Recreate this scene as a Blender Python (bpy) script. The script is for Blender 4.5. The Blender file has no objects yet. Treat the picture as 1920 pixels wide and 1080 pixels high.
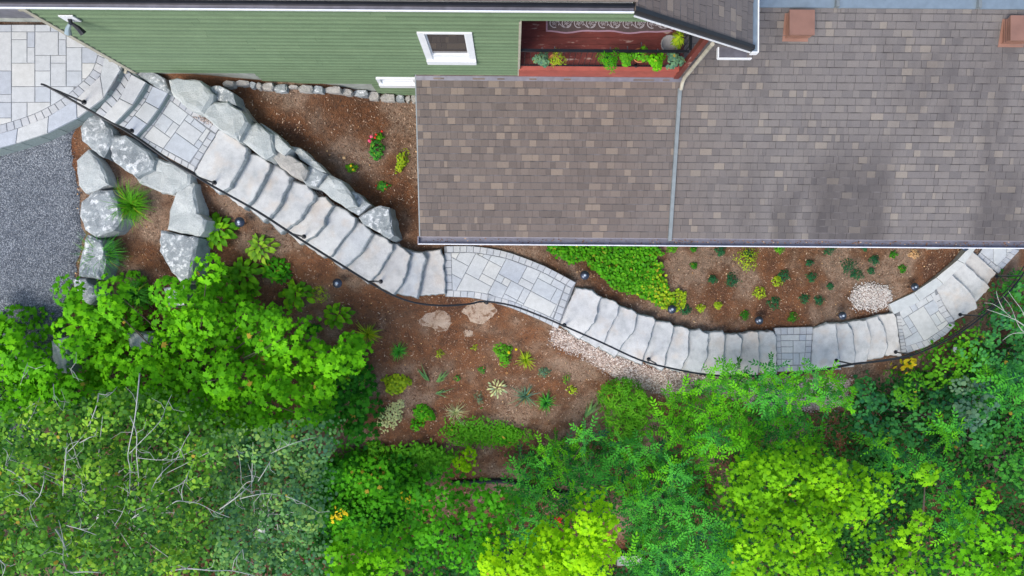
import bpy, math, random
import numpy as np
from mathutils import Vector, geometry
R = math.radians
random.seed(7)
rs = np.random.RandomState(11)
scene = bpy.context.scene
COL = scene.collection
# ---------------------------------------------------------------- camera, sky, sun, exposure
F, CZ = 1280.0, 13.0            # focal length in photograph pixels, camera height above the patio
cam = bpy.data.cameras.new('camera')
cam.lens = 24.0; cam.sensor_width = 36.0; cam.clip_start = 0.1; cam.clip_end = 1500
co = bpy.data.objects.new('camera', cam); COL.objects.link(co)
co.location = (0, 0, CZ); co.rotation_euler = (0, 0, 0)
scene.camera = co
SUN_EL, SUN_AZ = 54, 222
w = bpy.data.worlds.new('World'); scene.world = w; w.use_nodes = True
nt = w.node_tree; nt.nodes.clear()
sky = nt.nodes.new('ShaderNodeTexSky'); sky.sky_type = 'NISHITA'; sky.sun_disc = False
sky.sun_elevation = R(SUN_EL); sky.sun_rotation = R(SUN_AZ)
sky.air_density = 1.0; sky.dust_density = 2.0; sky.ozone_density = 1.0
bg = nt.nodes.new('ShaderNodeBackground'); bg.inputs[1].default_value = 0.15
wo = nt.nodes.new('ShaderNodeOutputWorld')
nt.links.new(sky.outputs[0], bg.inputs[0]); nt.links.new(bg.outputs[0], wo.inputs[0])
sl = bpy.data.lights.new('sun', 'SUN'); sl.energy = 1.5; sl.angle = R(24); sl.color = (1.0, 0.96, 0.90)
so = bpy.data.objects.new('sun', sl); COL.objects.link(so)
sd = Vector((math.sin(R(SUN_AZ))*math.cos(R(SUN_EL)), math.cos(R(SUN_AZ))*math.cos(R(SUN_EL)), math.sin(R(SUN_EL))))
so.rotation_euler = (-sd).to_track_quat('-Z', 'Y').to_euler()
vs = scene.view_settings
vs.view_transform = 'Standard'; vs.look = 'None'; vs.exposure = 0.84; vs.gamma = 1.0; vs.use_curve_mapping = False
scene.cycles.max_bounces = 6; scene.cycles.diffuse_bounces = 4; scene.cycles.transmission_bounces = 4
scene.cycles.transparent_max_bounces = 4

# ---------------------------------------------------------------- helpers
W = {}
def tag(o, label=None, cat=None, group=None, kind=None):
    if label: o['label'] = label
    if cat: o['category'] = cat
    if group: o['group'] = group
    if kind: o['kind'] = kind
    return o
def empty(name, loc, rz=0.0, parent=None):
    o = bpy.data.objects.new(name, None); COL.objects.link(o)
    o.empty_display_size = 0.2
    loc = Vector(loc)
    if parent is not None:
        o.parent = parent; o.location = loc - W[parent.name]
    else: o.location = loc
    o.rotation_euler = (0, 0, rz)
    W[o.name] = loc
    return o
def link_mesh(name, me, mat, parent=None, origin=(0, 0, 0), rot=None, scale=None):
    o = bpy.data.objects.new(name, me); COL.objects.link(o)
    if mat is not None and not me.materials: me.materials.append(mat)
    origin = Vector(origin)
    if parent is not None:
        o.parent = parent; o.location = origin - W[parent.name]
    else: o.location = origin
    if rot is not None: o.rotation_euler = rot
    if scale is not None: o.scale = scale
    W[o.name] = origin
    return o
def mk(name, verts, faces, mat, parent=None, smooth=False, origin=None):
    v = np.array([tuple(q) for q in verts], dtype=float)
    if origin is None:
        origin = ((v[:, 0].min()+v[:, 0].max())/2, (v[:, 1].min()+v[:, 1].max())/2, v[:, 2].min())
    v = v - np.array(tuple(origin))
    me = bpy.data.meshes.new(name)
    me.from_pydata([tuple(q) for q in v.tolist()], [], faces)
    if smooth: me.polygons.foreach_set('use_smooth', [True]*len(me.polygons))
    me.update()
    return link_mesh(name, me, mat, parent, origin)
class MB:
    def __init__(s): s.v = []; s.f = []
    def add(s, v, f):
        n = len(s.v); s.v += [tuple(q) for q in v]; s.f += [tuple(i+n for i in q) for q in f]
    def box(s, x0, x1, y0, y1, z0, z1):
        s.add([(x0,y0,z0),(x1,y0,z0),(x1,y1,z0),(x0,y1,z0),(x0,y0,z1),(x1,y0,z1),(x1,y1,z1),(x0,y1,z1)],
              [(0,3,2,1),(4,5,6,7),(0,1,5,4),(1,2,6,5),(2,3,7,6),(3,0,4,7)]); return s
    def tube(s, pts, r, n=6, r1=None, cap=True):
        pts = [Vector(p) for p in pts]; m = len(pts); rings = []
        for i, p in enumerate(pts):
            t = (pts[min(i+1, m-1)] - pts[max(i-1, 0)])
            if t.length < 1e-9: t = Vector((0, 0, 1))
            t.normalize()
            a = t.cross(Vector((0, 0, 1)) if abs(t.z) < .9 else Vector((1, 0, 0))).normalized(); b = t.cross(a)
            rr = r if r1 is None else r + (r1-r)*i/max(1, m-1)
            rings.append([p + (a*math.cos(2*math.pi*k/n) + b*math.sin(2*math.pi*k/n))*rr for k in range(n)])
        v = [q for ring in rings for q in ring]; f = []
        for i in range(m-1):
            for k in range(n):
                f.append((i*n+k, i*n+(k+1) % n, (i+1)*n+(k+1) % n, (i+1)*n+k))
        if cap: f.append(tuple(range(n))[::-1]); f.append(tuple((m-1)*n+k for k in range(n)))
        s.add(v, f); return s
    def lathe(s, c, prof, n=16):
        v = []; f = []
        for (r, z) in prof:
            for k in range(n):
                a = 2*math.pi*k/n; v.append((c[0]+r*math.cos(a), c[1]+r*math.sin(a), c[2]+z))
        for i in range(len(prof)-1):
            for k in range(n): f.append((i*n+k, i*n+(k+1) % n, (i+1)*n+(k+1) % n, (i+1)*n+k))
        f.append(tuple(range(n))[::-1]); f.append(tuple((len(prof)-1)*n+k for k in range(n)))
        s.add(v, f); return s
    def build(s, name, mat, parent=None, smooth=False): return mk(name, s.v, s.f, mat, parent, smooth)
def box(name, x0, x1, y0, y1, z0, z1, mat, parent=None): return MB().box(x0, x1, y0, y1, z0, z1).build(name, mat, parent)
def P(px, py, z):
    d = CZ - z; return Vector(((px-960)*d/F, (540-py)*d/F, z))
def noise2(x, y, s=0):
    return (math.sin(x*1.7+y*2.3+s)+math.sin(x*3.1-y*1.9+s*2.1)+math.sin(-x*0.7+y*4.3+s*.7))/3

# ---------------------------------------------------------------- materials
def newmat(name):
    m = bpy.data.materials.new(name); m.use_nodes = True
    t = m.node_tree; b = t.nodes['Principled BSDF']; return m, t, b
def nd(t, typ, **kw):
    n = t.nodes.new(typ)
    for k, v in kw.items():
        if k[0] == 'i' and k[1:].isdigit(): n.inputs[int(k[1:])].default_value = v
        else: setattr(n, k, v)
    return n
def ramp(t, stops, interp='LINEAR'):
    n = t.nodes.new('ShaderNodeValToRGB'); r = n.color_ramp; r.interpolation = interp
    while len(r.elements) < len(stops): r.elements.new(0.5)
    for e, (p, c) in zip(r.elements, stops): e.position = p; e.color = (c[0], c[1], c[2], 1)
    return n
def plain(name, col, rough=.6, metal=0.0, var=.12, scale=8, bump=0.0):
    m, t, b = newmat(name)
    g = nd(t, 'ShaderNodeNewGeometry'); n = nd(t, 'ShaderNodeTexNoise'); n.inputs['Scale'].default_value = scale; n.inputs['Detail'].default_value = 6
    t.links.new(g.outputs['Position'], n.inputs['Vector'])
    r = ramp(t, [(.3, [c*(1-var) for c in col]), (.7, [min(1, c*(1+var)) for c in col])])
    t.links.new(n.outputs[0], r.inputs[0]); t.links.new(r.outputs[0], b.inputs['Base Color'])
    b.inputs['Roughness'].default_value = rough; b.inputs['Metallic'].default_value = metal
    if bump:
        bm = nd(t, 'ShaderNodeBump'); bm.inputs['Strength'].default_value = bump; bm.inputs['Distance'].default_value = .01
        t.links.new(n.outputs[0], bm.inputs['Height']); t.links.new(bm.outputs[0], b.inputs['Normal'])
    return m
def rand_fac(t):
    """a value of its own for every object, and for every loose piece of a joined mesh"""
    oi = nd(t, 'ShaderNodeObjectInfo'); g = nd(t, 'ShaderNodeNewGeometry')
    a = nd(t, 'ShaderNodeMath', operation='ADD'); fr = nd(t, 'ShaderNodeMath', operation='FRACT')
    t.links.new(oi.outputs['Random'], a.inputs[0]); t.links.new(g.outputs['Random Per Island'], a.inputs[1])
    t.links.new(a.outputs[0], fr.inputs[0]); return fr.outputs[0]
def mixc(t, fac, a, b, mode='MIX'):
    m = nd(t, 'ShaderNodeMix', data_type='RGBA', blend_type=mode)
    for sock, v in ((m.inputs[0], fac), (m.inputs[6], a), (m.inputs[7], b)):
        if hasattr(v, 'links') or hasattr(v, 'is_linked'): t.links.new(v, sock)
        elif isinstance(v, (int, float)): sock.default_value = v
        else: sock.default_value = (v[0], v[1], v[2], 1)
    return m.outputs[2]
def speckle(name, tints, mottle, scale=14, fine=90, rough=.85, bump=.35, bdist=.01, warm=None, per=True, amt=.5):
    """stone-like: a tint of its own for each piece, multiplied by mottling and fine grain"""
    m, t, b = newmat(name)
    g = nd(t, 'ShaderNodeNewGeometry')
    k = len(tints)
    if per:
        base = ramp(t, [((i+.5)/k, c) for i, c in enumerate(tints)]); t.links.new(rand_fac(t), base.inputs[0]); bc = base.outputs[0]
    else:
        rgb = nd(t, 'ShaderNodeRGB'); rgb.outputs[0].default_value = (*tints[0], 1); bc = rgb.outputs[0]
    n1 = nd(t, 'ShaderNodeTexNoise'); n1.inputs['Scale'].default_value = scale; n1.inputs['Detail'].default_value = 8; n1.inputs['Roughness'].default_value = .65
    n2 = nd(t, 'ShaderNodeTexNoise'); n2.inputs['Scale'].default_value = fine; n2.inputs['Detail'].default_value = 3
    t.links.new(g.outputs['Position'], n1.inputs['Vector']); t.links.new(g.outputs['Position'], n2.inputs['Vector'])
    r1 = ramp(t, mottle); t.links.new(n1.outputs[0], r1.inputs[0])
    c = mixc(t, amt, bc, r1.outputs[0], 'OVERLAY')
    if warm:
        n3 = nd(t, 'ShaderNodeTexNoise'); n3.inputs['Scale'].default_value = 2.6; n3.inputs['Detail'].default_value = 4
        t.links.new(g.outputs['Position'], n3.inputs['Vector'])
        r3 = ramp(t, [(.52, (0, 0, 0)), (.68, (1, 1, 1))]); t.links.new(n3.outputs[0], r3.inputs[0])
        mul = nd(t, 'ShaderNodeMath', operation='MULTIPLY'); mul.inputs[1].default_value = .55; t.links.new(r3.outputs[0], mul.inputs[0])
        c = mixc(t, mul.outputs[0], c, warm)
    r2 = ramp(t, [(.3, (.78, .78, .78)), (.7, (1.15, 1.15, 1.15))]); t.links.new(n2.outputs[0], r2.inputs[0])
    c = mixc(t, .8, c, r2.outputs[0], 'MULTIPLY')
    t.links.new(c, b.inputs['Base Color']); b.inputs['Roughness'].default_value = rough
    ad = nd(t, 'ShaderNodeMath', operation='ADD'); t.links.new(n1.outputs[0], ad.inputs[0])
    m2 = nd(t, 'ShaderNodeMath', operation='MULTIPLY'); m2.inputs[1].default_value = .4; t.links.new(n2.outputs[0], m2.inputs[0]); t.links.new(m2.outputs[0], ad.inputs[1])
    bm = nd(t, 'ShaderNodeBump'); bm.inputs['Strength'].default_value = bump; bm.inputs['Distance'].default_value = bdist
    t.links.new(ad.outputs[0], bm.inputs['Height']); t.links.new(bm.outputs[0], b.inputs['Normal'])
    return m
G5 = [(.3, (.38, .38, .38)), (.5, (.5, .5, .5)), (.7, (.62, .62, .62))]
M = {}
M['paver'] = speckle('paver', [(.50,.52,.52),(.43,.46,.49),(.55,.55,.52),(.48,.50,.51),(.52,.53,.52),(.40,.43,.47),(.52,.54,.54)], G5, 9, 140, .85, .25, .004, amt=.45)
M['cobble'] = speckle('cobble', [(.46,.47,.47),(.40,.42,.45),(.52,.52,.51),(.43,.45,.47)], G5, 12, 140, .88, .3, .004)
M['coping'] = speckle('coping', [(.52,.53,.52),(.47,.50,.51),(.56,.55,.52),(.43,.46,.50)], G5, 7, 120, .85, .3, .006)
M['joint'] = plain('joint_sand', (.19,.20,.21), .95, var=.2)
M['slate'] = plain('slab_edge', (.27,.295,.30), .9, var=.3, scale=16, bump=.5)
M['riser'] = speckle('riser_face', [(.24,.29,.28),(.2,.25,.25)], G5, 20, 90, .9, .7, .02, per=False)
M['slab'] = speckle('step_slab', [(.51,.515,.505),(.56,.555,.535),(.48,.495,.50),(.58,.56,.525),(.46,.475,.475),(.54,.535,.52),(.51,.49,.46)], [(.28,(.30,.31,.32)),(.5,(.5,.5,.5)),(.72,(.62,.62,.61))], 5, 110, .85, .55, .014, warm=(.54,.46,.38), amt=.7)
def boulder_mat(name, a, bcol, lich, thr, sc):
    m, t, b = newmat(name); g = nd(t, 'ShaderNodeNewGeometry')
    n1 = nd(t, 'ShaderNodeTexNoise'); n1.inputs['Scale'].default_value = 3.2; n1.inputs['Detail'].default_value = 8; n1.inputs['Roughness'].default_value = .7
    n2 = nd(t, 'ShaderNodeTexNoise'); n2.inputs['Scale'].default_value = sc; n2.inputs['Detail'].default_value = 10; n2.inputs['Roughness'].default_value = .72; n2.inputs['Distortion'].default_value = .25
    n3 = nd(t, 'ShaderNodeTexNoise'); n3.inputs['Scale'].default_value = 60; n3.inputs['Detail'].default_value = 4
    for n in (n1, n2, n3): t.links.new(g.outputs['Position'], n.inputs['Vector'])
    r1 = ramp(t, [(.35, a), (.65, bcol)]); t.links.new(n1.outputs[0], r1.inputs[0])
    r2 = ramp(t, [(thr, (0, 0, 0)), (thr+.09, (1, 1, 1))]); t.links.new(n2.outputs[0], r2.inputs[0])
    # lichen grows on the upward faces
    sp = nd(t, 'ShaderNodeSeparateXYZ'); t.links.new(g.outputs['Normal'], sp.inputs[0])
    mr = nd(t, 'ShaderNodeMapRange'); mr.inputs[1].default_value = .35; mr.inputs[2].default_value = .8; t.links.new(sp.outputs[2], mr.inputs[0])
    mu = nd(t, 'ShaderNodeMath', operation='MULTIPLY'); t.links.new(r2.outputs[0], mu.inputs[0]); t.links.new(mr.outputs[0], mu.inputs[1])
    c = mixc(t, mu.outputs[0], r1.outputs[0], lich)
    r3 = ramp(t, [(.3, (.7, .7, .7)), (.7, (1.2, 1.2, 1.2))]); t.links.new(n3.outputs[0], r3.inputs[0])
    c = mixc(t, .8, c, r3.outputs[0], 'MULTIPLY')
    t.links.new(c, b.inputs['Base Color']); b.inputs['Roughness'].default_value = .9
    ad = nd(t, 'ShaderNodeMath', operation='ADD'); t.links.new(n2.outputs[0], ad.inputs[0]); t.links.new(n3.outputs[0], ad.inputs[1])
    bm = nd(t, 'ShaderNodeBump'); bm.inputs['Strength'].default_value = .6; bm.inputs['Distance'].default_value = .03
    t.links.new(ad.outputs[0], bm.inputs['Height']); t.links.new(bm.outputs[0], b.inputs['Normal'])
    return m
M['rock_plain'] = boulder_mat('boulder_plain', (.38,.41,.40), (.50,.52,.50), (.60,.60,.56), .60, 3)
M['rock_lichen'] = boulder_mat('boulder_lichen', (.22,.245,.255), (.38,.41,.41), (.70,.71,.70), .505, 9)
M['rock_warm'] = boulder_mat('boulder_warm', (.34,.33,.30), (.46,.43,.39), (.55,.52,.48), .56, 6)
M['sandrock'] = boulder_mat('ledge_rock', (.30,.21,.145), (.46,.36,.28), (.17,.09,.05), .52, 6)

def ground_mat():
    m, t, b = newmat('mulch_ground'); g = nd(t, 'ShaderNodeNewGeometry')
    n1 = nd(t, 'ShaderNodeTexNoise'); n1.inputs['Scale'].default_value = .9; n1.inputs['Detail'].default_value = 5
    n2 = nd(t, 'ShaderNodeTexNoise'); n2.inputs['Scale'].default_value = 38; n2.inputs['Detail'].default_value = 8; n2.inputs['Roughness'].default_value = .8
    n4 = nd(t, 'ShaderNodeTexNoise'); n4.inputs['Scale'].default_value = 4.5; n4.inputs['Detail'].default_value = 5; n4.inputs['Roughness'].default_value = .7
    v = nd(t, 'ShaderNodeTexVoronoi'); v.inputs['Scale'].default_value = 55
    for n in (n1, n2, v, n4): t.links.new(g.outputs['Position'], n.inputs['Vector'])
    r1 = ramp(t, [(.32, (.105,.045,.021)), (.43, (.20,.085,.034)), (.50, (.19,.10,.052)), (.58, (.29,.20,.135))]); t.links.new(n1.outputs[0], r1.inputs[0])
    r4 = ramp(t, [(.3, (.62,.6,.6)), (.7, (1.35,1.3,1.3))]); t.links.new(n4.outputs[0], r4.inputs[0])
    r2 = ramp(t, [(.3, (.38,.36,.35)), (.5, (.9,.9,.9)), (.72, (1.7,1.55,1.45))]); t.links.new(n2.outputs[0], r2.inputs[0])
    c = mixc(t, 1.0, r1.outputs[0], r4.outputs[0], 'MULTIPLY'); c = mixc(t, 1.0, c, r2.outputs[0], 'MULTIPLY')
    t.links.new(c, b.inputs['Base Color']); b.inputs['Roughness'].default_value = .95
    ad = nd(t, 'ShaderNodeMath', operation='ADD'); t.links.new(n2.outputs[0], ad.inputs[0]); t.links.new(v.outputs[0], ad.inputs[1])
    bm = nd(t, 'ShaderNodeBump'); bm.inputs['Strength'].default_value = .8; bm.inputs['Distance'].default_value = .025
    t.links.new(ad.outputs[0], bm.inputs['Height']); t.links.new(bm.outputs[0], b.inputs['Normal'])
    return m
M['ground'] = ground_mat()
def gravel_mat(name, cols, scale):
    m, t, b = newmat(name); g = nd(t, 'ShaderNodeNewGeometry')
    v = nd(t, 'ShaderNodeTexVoronoi'); v.inputs['Scale'].default_value = scale
    n = nd(t, 'ShaderNodeTexNoise'); n.inputs['Scale'].default_value = 3; n.inputs['Detail'].default_value = 5
    t.links.new(g.outputs['Position'], v.inputs['Vector']); t.links.new(g.outputs['Position'], n.inputs['Vector'])
    s = nd(t, 'ShaderNodeSeparateColor'); t.links.new(v.outputs['Color'], s.inputs[0])
    r = ramp(t, [(i/(len(cols)-1), c) for i, c in enumerate(cols)]); t.links.new(s.outputs[0], r.inputs[0])
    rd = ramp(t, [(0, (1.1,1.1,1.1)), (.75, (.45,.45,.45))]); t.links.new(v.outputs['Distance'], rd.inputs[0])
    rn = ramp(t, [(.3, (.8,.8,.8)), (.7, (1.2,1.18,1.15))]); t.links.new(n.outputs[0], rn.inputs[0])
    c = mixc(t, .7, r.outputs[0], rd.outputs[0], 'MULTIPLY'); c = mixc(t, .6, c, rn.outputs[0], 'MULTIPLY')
    t.links.new(c, b.inputs['Base Color']); b.inputs['Roughness'].default_value = .9
    bm = nd(t, 'ShaderNodeBump', invert=True); bm.inputs['Strength'].default_value = 1; bm.inputs['Distance'].default_value = .012
    t.links.new(v.outputs['Distance'], bm.inputs['Height']); t.links.new(bm.outputs[0], b.inputs['Normal'])
    return m
GREYS = [(.05,.062,.08), (.11,.125,.15), (.20,.225,.26), (.08,.095,.118), (.42,.45,.48), (.14,.16,.19)]
PEAS = [(.12,.075,.055), (.44,.33,.27), (.66,.56,.50), (.20,.13,.10), (.80,.74,.69), (.36,.26,.21)]
M['gravel'] = gravel_mat('blue_grey_gravel', GREYS, 60)
M['peas'] = gravel_mat('pink_river_gravel', PEAS, 32)
def pebble_mat(name, cols):
    m, t, b = newmat(name); r = ramp(t, [(i/(len(cols)-1), c) for i, c in enumerate(cols)], 'CONSTANT' if 0 else 'LINEAR')
    t.links.new(rand_fac(t), r.inputs[0]); t.links.new(r.outputs[0], b.inputs['Base Color']); b.inputs['Roughness'].default_value = .85; return m
M['pebble_grey'] = pebble_mat('grey_pebble', GREYS)
M['pebble_pink'] = pebble_mat('pink_pebble', PEAS)
M['pebble_white'] = pebble_mat('white_pebble', [(.35,.3,.27), (.6,.56,.52), (.72,.7,.67), (.45,.38,.34), (.66,.6,.56)])
M['chip'] = pebble_mat('bark_chip', [(.08,.035,.02), (.17,.08,.04), (.05,.025,.015), (.30,.17,.10), (.10,.05,.028), (.20,.10,.055), (.55,.40,.28)])

def shingle_mat():
    m, t, b = newmat('asphalt_shingle'); g = nd(t, 'ShaderNodeNewGeometry')
    rf = rand_fac(t)
    ra = ramp(t, [(0,(.125,.106,.098)),(.16,(.155,.130,.118)),(.34,(.168,.141,.128)),(.52,(.138,.118,.109)),(.66,(.178,.150,.136)),(.80,(.152,.128,.117)),(.88,(.182,.153,.136)),(.97,(.235,.195,.163))]); t.links.new(rf, ra.inputs[0])
    rb = ramp(t, [(0,(.145,.138,.139)),(.16,(.180,.170,.166)),(.34,(.192,.181,.175)),(.52,(.162,.154,.155)),(.66,(.202,.189,.181)),(.80,(.172,.163,.163)),(.88,(.208,.195,.184)),(.97,(.260,.237,.208))]); t.links.new(rf, rb.inputs[0])
    sp = nd(t, 'ShaderNodeSeparateXYZ'); t.links.new(g.outputs['Position'], sp.inputs[0])
    nw = nd(t, 'ShaderNodeTexNoise'); nw.inputs['Scale'].default_value = .9; t.links.new(g.outputs['Position'], nw.inputs['Vector'])
    ax = nd(t, 'ShaderNodeMath', operation='MULTIPLY_ADD'); t.links.new(nw.outputs[0], ax.inputs[0]); ax.inputs[1].default_value = 2.0; t.links.new(sp.outputs[0], ax.inputs[2])
    mr = nd(t, 'ShaderNodeMapRange'); mr.inputs[1].default_value = 3.0; mr.inputs[2].default_value = 6.0; t.links.new(ax.outputs[0], mr.inputs[0])
    c = mixc(t, mr.outputs[0], ra.outputs[0], rb.outputs[0])
    # algae streaks running down the right half of the slope
    mp = nd(t, 'ShaderNodeMapping'); mp.inputs['Scale'].default_value = (1.1, .38, 0); t.links.new(g.outputs['Position'], mp.inputs[0])
    ns = nd(t, 'ShaderNodeTexNoise'); ns.inputs['Scale'].default_value = 1.0; ns.inputs['Detail'].default_value = 5; ns.inputs['Roughness'].default_value = .55; t.links.new(mp.outputs[0], ns.inputs['Vector'])
    rr = ramp(t, [(.50, (1,1,1)), (.68, (.72,.71,.72))]); t.links.new(ns.outputs[0], rr.inputs[0])
    c2 = mixc(t, 1.0, c, rr.outputs[0], 'MULTIPLY'); c = mixc(t, mr.outputs[0], c, c2)
    for cx_, hw_, y1_ in ((6.85, 1.0, 3.4), (5.55, .4, 2.6), (9.9, .7, 3.0)):
        sb = nd(t, 'ShaderNodeMath', operation='MULTIPLY_ADD'); t.links.new(nw.outputs[0], sb.inputs[0]); sb.inputs[1].default_value = .7; t.links.new(sp.outputs[0], sb.inputs[2])
        s1 = nd(t, 'ShaderNodeMath', operation='SUBTRACT'); t.links.new(sb.outputs[0], s1.inputs[0]); s1.inputs[1].default_value = cx_+.35
        s2 = nd(t, 'ShaderNodeMath', operation='ABSOLUTE'); t.links.new(s1.outputs[0], s2.inputs[0])
        s3 = nd(t, 'ShaderNodeMapRange'); s3.interpolation_type = 'SMOOTHSTEP'; s3.inputs[1].default_value = hw_; s3.inputs[2].default_value = hw_*.35; t.links.new(s2.outputs[0], s3.inputs[0])
        s4 = nd(t, 'ShaderNodeMapRange'); s4.interpolation_type = 'SMOOTHSTEP'; s4.inputs[1].default_value = y1_; s4.inputs[2].default_value = y1_-1.4; t.links.new(sp.outputs[1], s4.inputs[0])
        s5 = nd(t, 'ShaderNodeMath', operation='MULTIPLY'); t.links.new(s3.outputs[0], s5.inputs[0]); t.links.new(s4.outputs[0], s5.inputs[1])
        s6 = nd(t, 'ShaderNodeMath', operation='MULTIPLY'); t.links.new(s5.outputs[0], s6.inputs[0]); s6.inputs[1].default_value = .95
        c = mixc(t, s6.outputs[0], c, mixc(t, 1.0, c, (.60, .59, .60), 'MULTIPLY'))
    nf = nd(t, 'ShaderNodeTexNoise'); nf.inputs['Scale'].default_value = 160; nf.inputs['Detail'].default_value = 2; t.links.new(g.outputs['Position'], nf.inputs['Vector'])
    rn = ramp(t, [(.3, (.72,.72,.72)), (.7, (1.28,1.28,1.28))]); t.links.new(nf.outputs[0], rn.inputs[0])
    c = mixc(t, .8, c, rn.outputs[0], 'MULTIPLY'); c = mixc(t, 1.0, c, (.90, .85, .80), 'MULTIPLY')
    t.links.new(c, b.inputs['Base Color']); b.inputs['Roughness'].default_value = .95
    bm = nd(t, 'ShaderNodeBump'); bm.inputs['Strength'].default_value = .4; bm.inputs['Distance'].default_value = .004
    t.links.new(nf.outputs[0], bm.inputs['Height']); t.links.new(bm.outputs[0], b.inputs['Normal'])
    return m
M['shingle'] = shingle_mat()
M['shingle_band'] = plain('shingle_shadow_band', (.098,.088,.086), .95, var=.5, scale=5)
M['shingle_edge'] = plain('shingle_cut_edge', (.045,.042,.045), .95, var=.3)
M['siding'] = speckle('green_siding', [(.140,.205,.112),(.157,.226,.124),(.125,.187,.102),(.147,.215,.118),(.132,.196,.108)], G5, 3, 60, .6, .08, .002, amt=.35)
M['concrete'] = plain('foundation_concrete', (.33,.35,.31), .9, var=.2, bump=.3)
M['white'] = plain('white_paint', (.78,.79,.80), .4, var=.04)
M['cream'] = plain('cream_trim', (.40,.37,.29), .6, var=.15)
M['gutter'] = plain('dark_gutter_metal', (.17,.165,.19), .4, .3, var=.2)
M['gutterlip'] = plain('silver_gutter_metal', (.40,.38,.42), .4, .4, var=.15)
M['gutterdirt'] = plain('gutter_dirt', (.05,.045,.045), .9, var=.6, scale=30)
M['bluemetal'] = plain('blue_grey_metal', (.18,.23,.27), .45, .2, var=.1)
M['pipe'] = plain('grey_pipe', (.19,.215,.22), .5, .1, var=.12)
M['black'] = plain('black_metal', (.012,.014,.018), .35, .2, var=.2)
M['fascia'] = plain('red_fascia', (.36,.085,.06), .55, var=.15, scale=5)
def deck_mat():
    m, t, b = newmat('worn_red_deck'); g = nd(t, 'ShaderNodeNewGeometry')
    mp = nd(t, 'ShaderNodeMapping'); mp.inputs['Scale'].default_value = (1.6, 6, 1); t.links.new(g.outputs['Position'], mp.inputs[0])
    n = nd(t, 'ShaderNodeTexNoise'); n.inputs['Scale'].default_value = 2.2; n.inputs['Detail'].default_value = 8; n.inputs['Roughness'].default_value = .6; t.links.new(mp.outputs[0], n.inputs['Vector'])
    r = ramp(t, [(.30, (.10,.022,.016)), (.62, (.17,.035,.026)), (.66, (.33,.19,.15)), (.8, (.5,.42,.36))]); t.links.new(n.outputs[0], r.inputs[0])
    t.links.new(r.outputs[0], b.inputs['Base Color']); b.inputs['Roughness'].default_value = .6; return m
M['deck'] = deck_mat()
M['rugdark'] = plain('rug_brown', (.095,.065,.062), .95, var=.2, scale=40)
M['rugline'] = plain('rug_pale', (.42,.38,.39), .95, var=.1)
M['rugedge'] = plain('rug_edge', (.36,.22,.27), .95, var=.1)
M['terracotta'] = plain('terracotta_metal', (.26,.135,.095), .5, .1, var=.12, scale=4)
M['terracotta_pot'] = plain('terracotta_pot', (.42,.16,.06), .8, var=.15)
M['greypot'] = plain('grey_pot', (.28,.26,.24), .7)
M['soil'] = plain('potting_soil', (.03,.02,.015), .95, var=.4, scale=40)
M['pvc'] = plain('black_drain_pipe', (.01,.011,.016), .35)
M['lampblue'] = plain('path_light_cap', (.05,.06,.085), .28, .6, var=.15)
M['lens'] = plain('light_lens', (.35,.42,.5), .15, .0, var=.05)
M['bulb'] = plain('lamp_glass', (.3,.37,.38), .15, .3, var=.1)
def glass_mat():
    m, t, b = newmat('window_glass'); b.inputs['Base Color'].default_value = (.03,.028,.028,1); b.inputs['Roughness'].default_value = .03
    b.inputs['Specular IOR Level'].default_value = 1.0; b.inputs['IOR'].default_value = 1.9; return m
M['glass'] = glass_mat()
M['bark'] = speckle('bark_brown', [(.10,.075,.055)], G5, 20, 90, .95, .8, .02, per=False)
M['palebark'] = speckle('bark_pale', [(.42,.43,.39)], [(.3,(.3,.3,.3)),(.5,(.5,.5,.5)),(.7,(.62,.62,.6))], 18, 90, .9, .5, .01, per=False, amt=.7)

def leafmat(name, cols, trans=.22, rough=.5):
    m, t, b = newmat(name); brown = 'sumac' not in name and 'hosta' not in name and len(cols) == 3 and cols[1][1] > cols[1][0]*1.2 and cols[1][1] > .15
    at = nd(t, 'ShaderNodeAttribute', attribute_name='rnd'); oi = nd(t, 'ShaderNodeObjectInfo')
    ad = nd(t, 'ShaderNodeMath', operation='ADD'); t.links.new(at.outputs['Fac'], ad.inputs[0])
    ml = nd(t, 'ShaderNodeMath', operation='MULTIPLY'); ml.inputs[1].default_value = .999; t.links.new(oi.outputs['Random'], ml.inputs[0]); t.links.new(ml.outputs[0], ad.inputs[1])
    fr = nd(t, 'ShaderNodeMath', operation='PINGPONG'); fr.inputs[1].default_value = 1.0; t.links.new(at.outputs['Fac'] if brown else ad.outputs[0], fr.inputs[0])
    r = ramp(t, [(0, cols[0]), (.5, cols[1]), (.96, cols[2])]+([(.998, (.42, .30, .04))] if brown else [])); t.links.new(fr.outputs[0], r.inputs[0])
    t.links.new(r.outputs[0], b.inputs['Base Color']); b.inputs['Roughness'].default_value = rough
    b.inputs['Specular IOR Level'].default_value = .06
    tr = nd(t, 'ShaderNodeBsdfTranslucent'); bright = mixc(t, 1.0, r.outputs[0], (1.35, 1.35, .6), 'MULTIPLY'); t.links.new(bright, tr.inputs[0])
    mx = nd(t, 'ShaderNodeMixShader'); mx.inputs[0].default_value = trans
    t.links.new(b.outputs[0], mx.inputs[1]); t.links.new(tr.outputs[0], mx.inputs[2])
    t.links.new(mx.outputs[0], t.nodes['Material Output'].inputs[0]); return m
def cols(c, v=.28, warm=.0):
    return [(c[0]*(1-v)*.85, c[1]*(1-v), c[2]), c, (c[0]*(1+v)*1.1+warm, c[1]*(1+v*.7), c[2]*1.1)]
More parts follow.
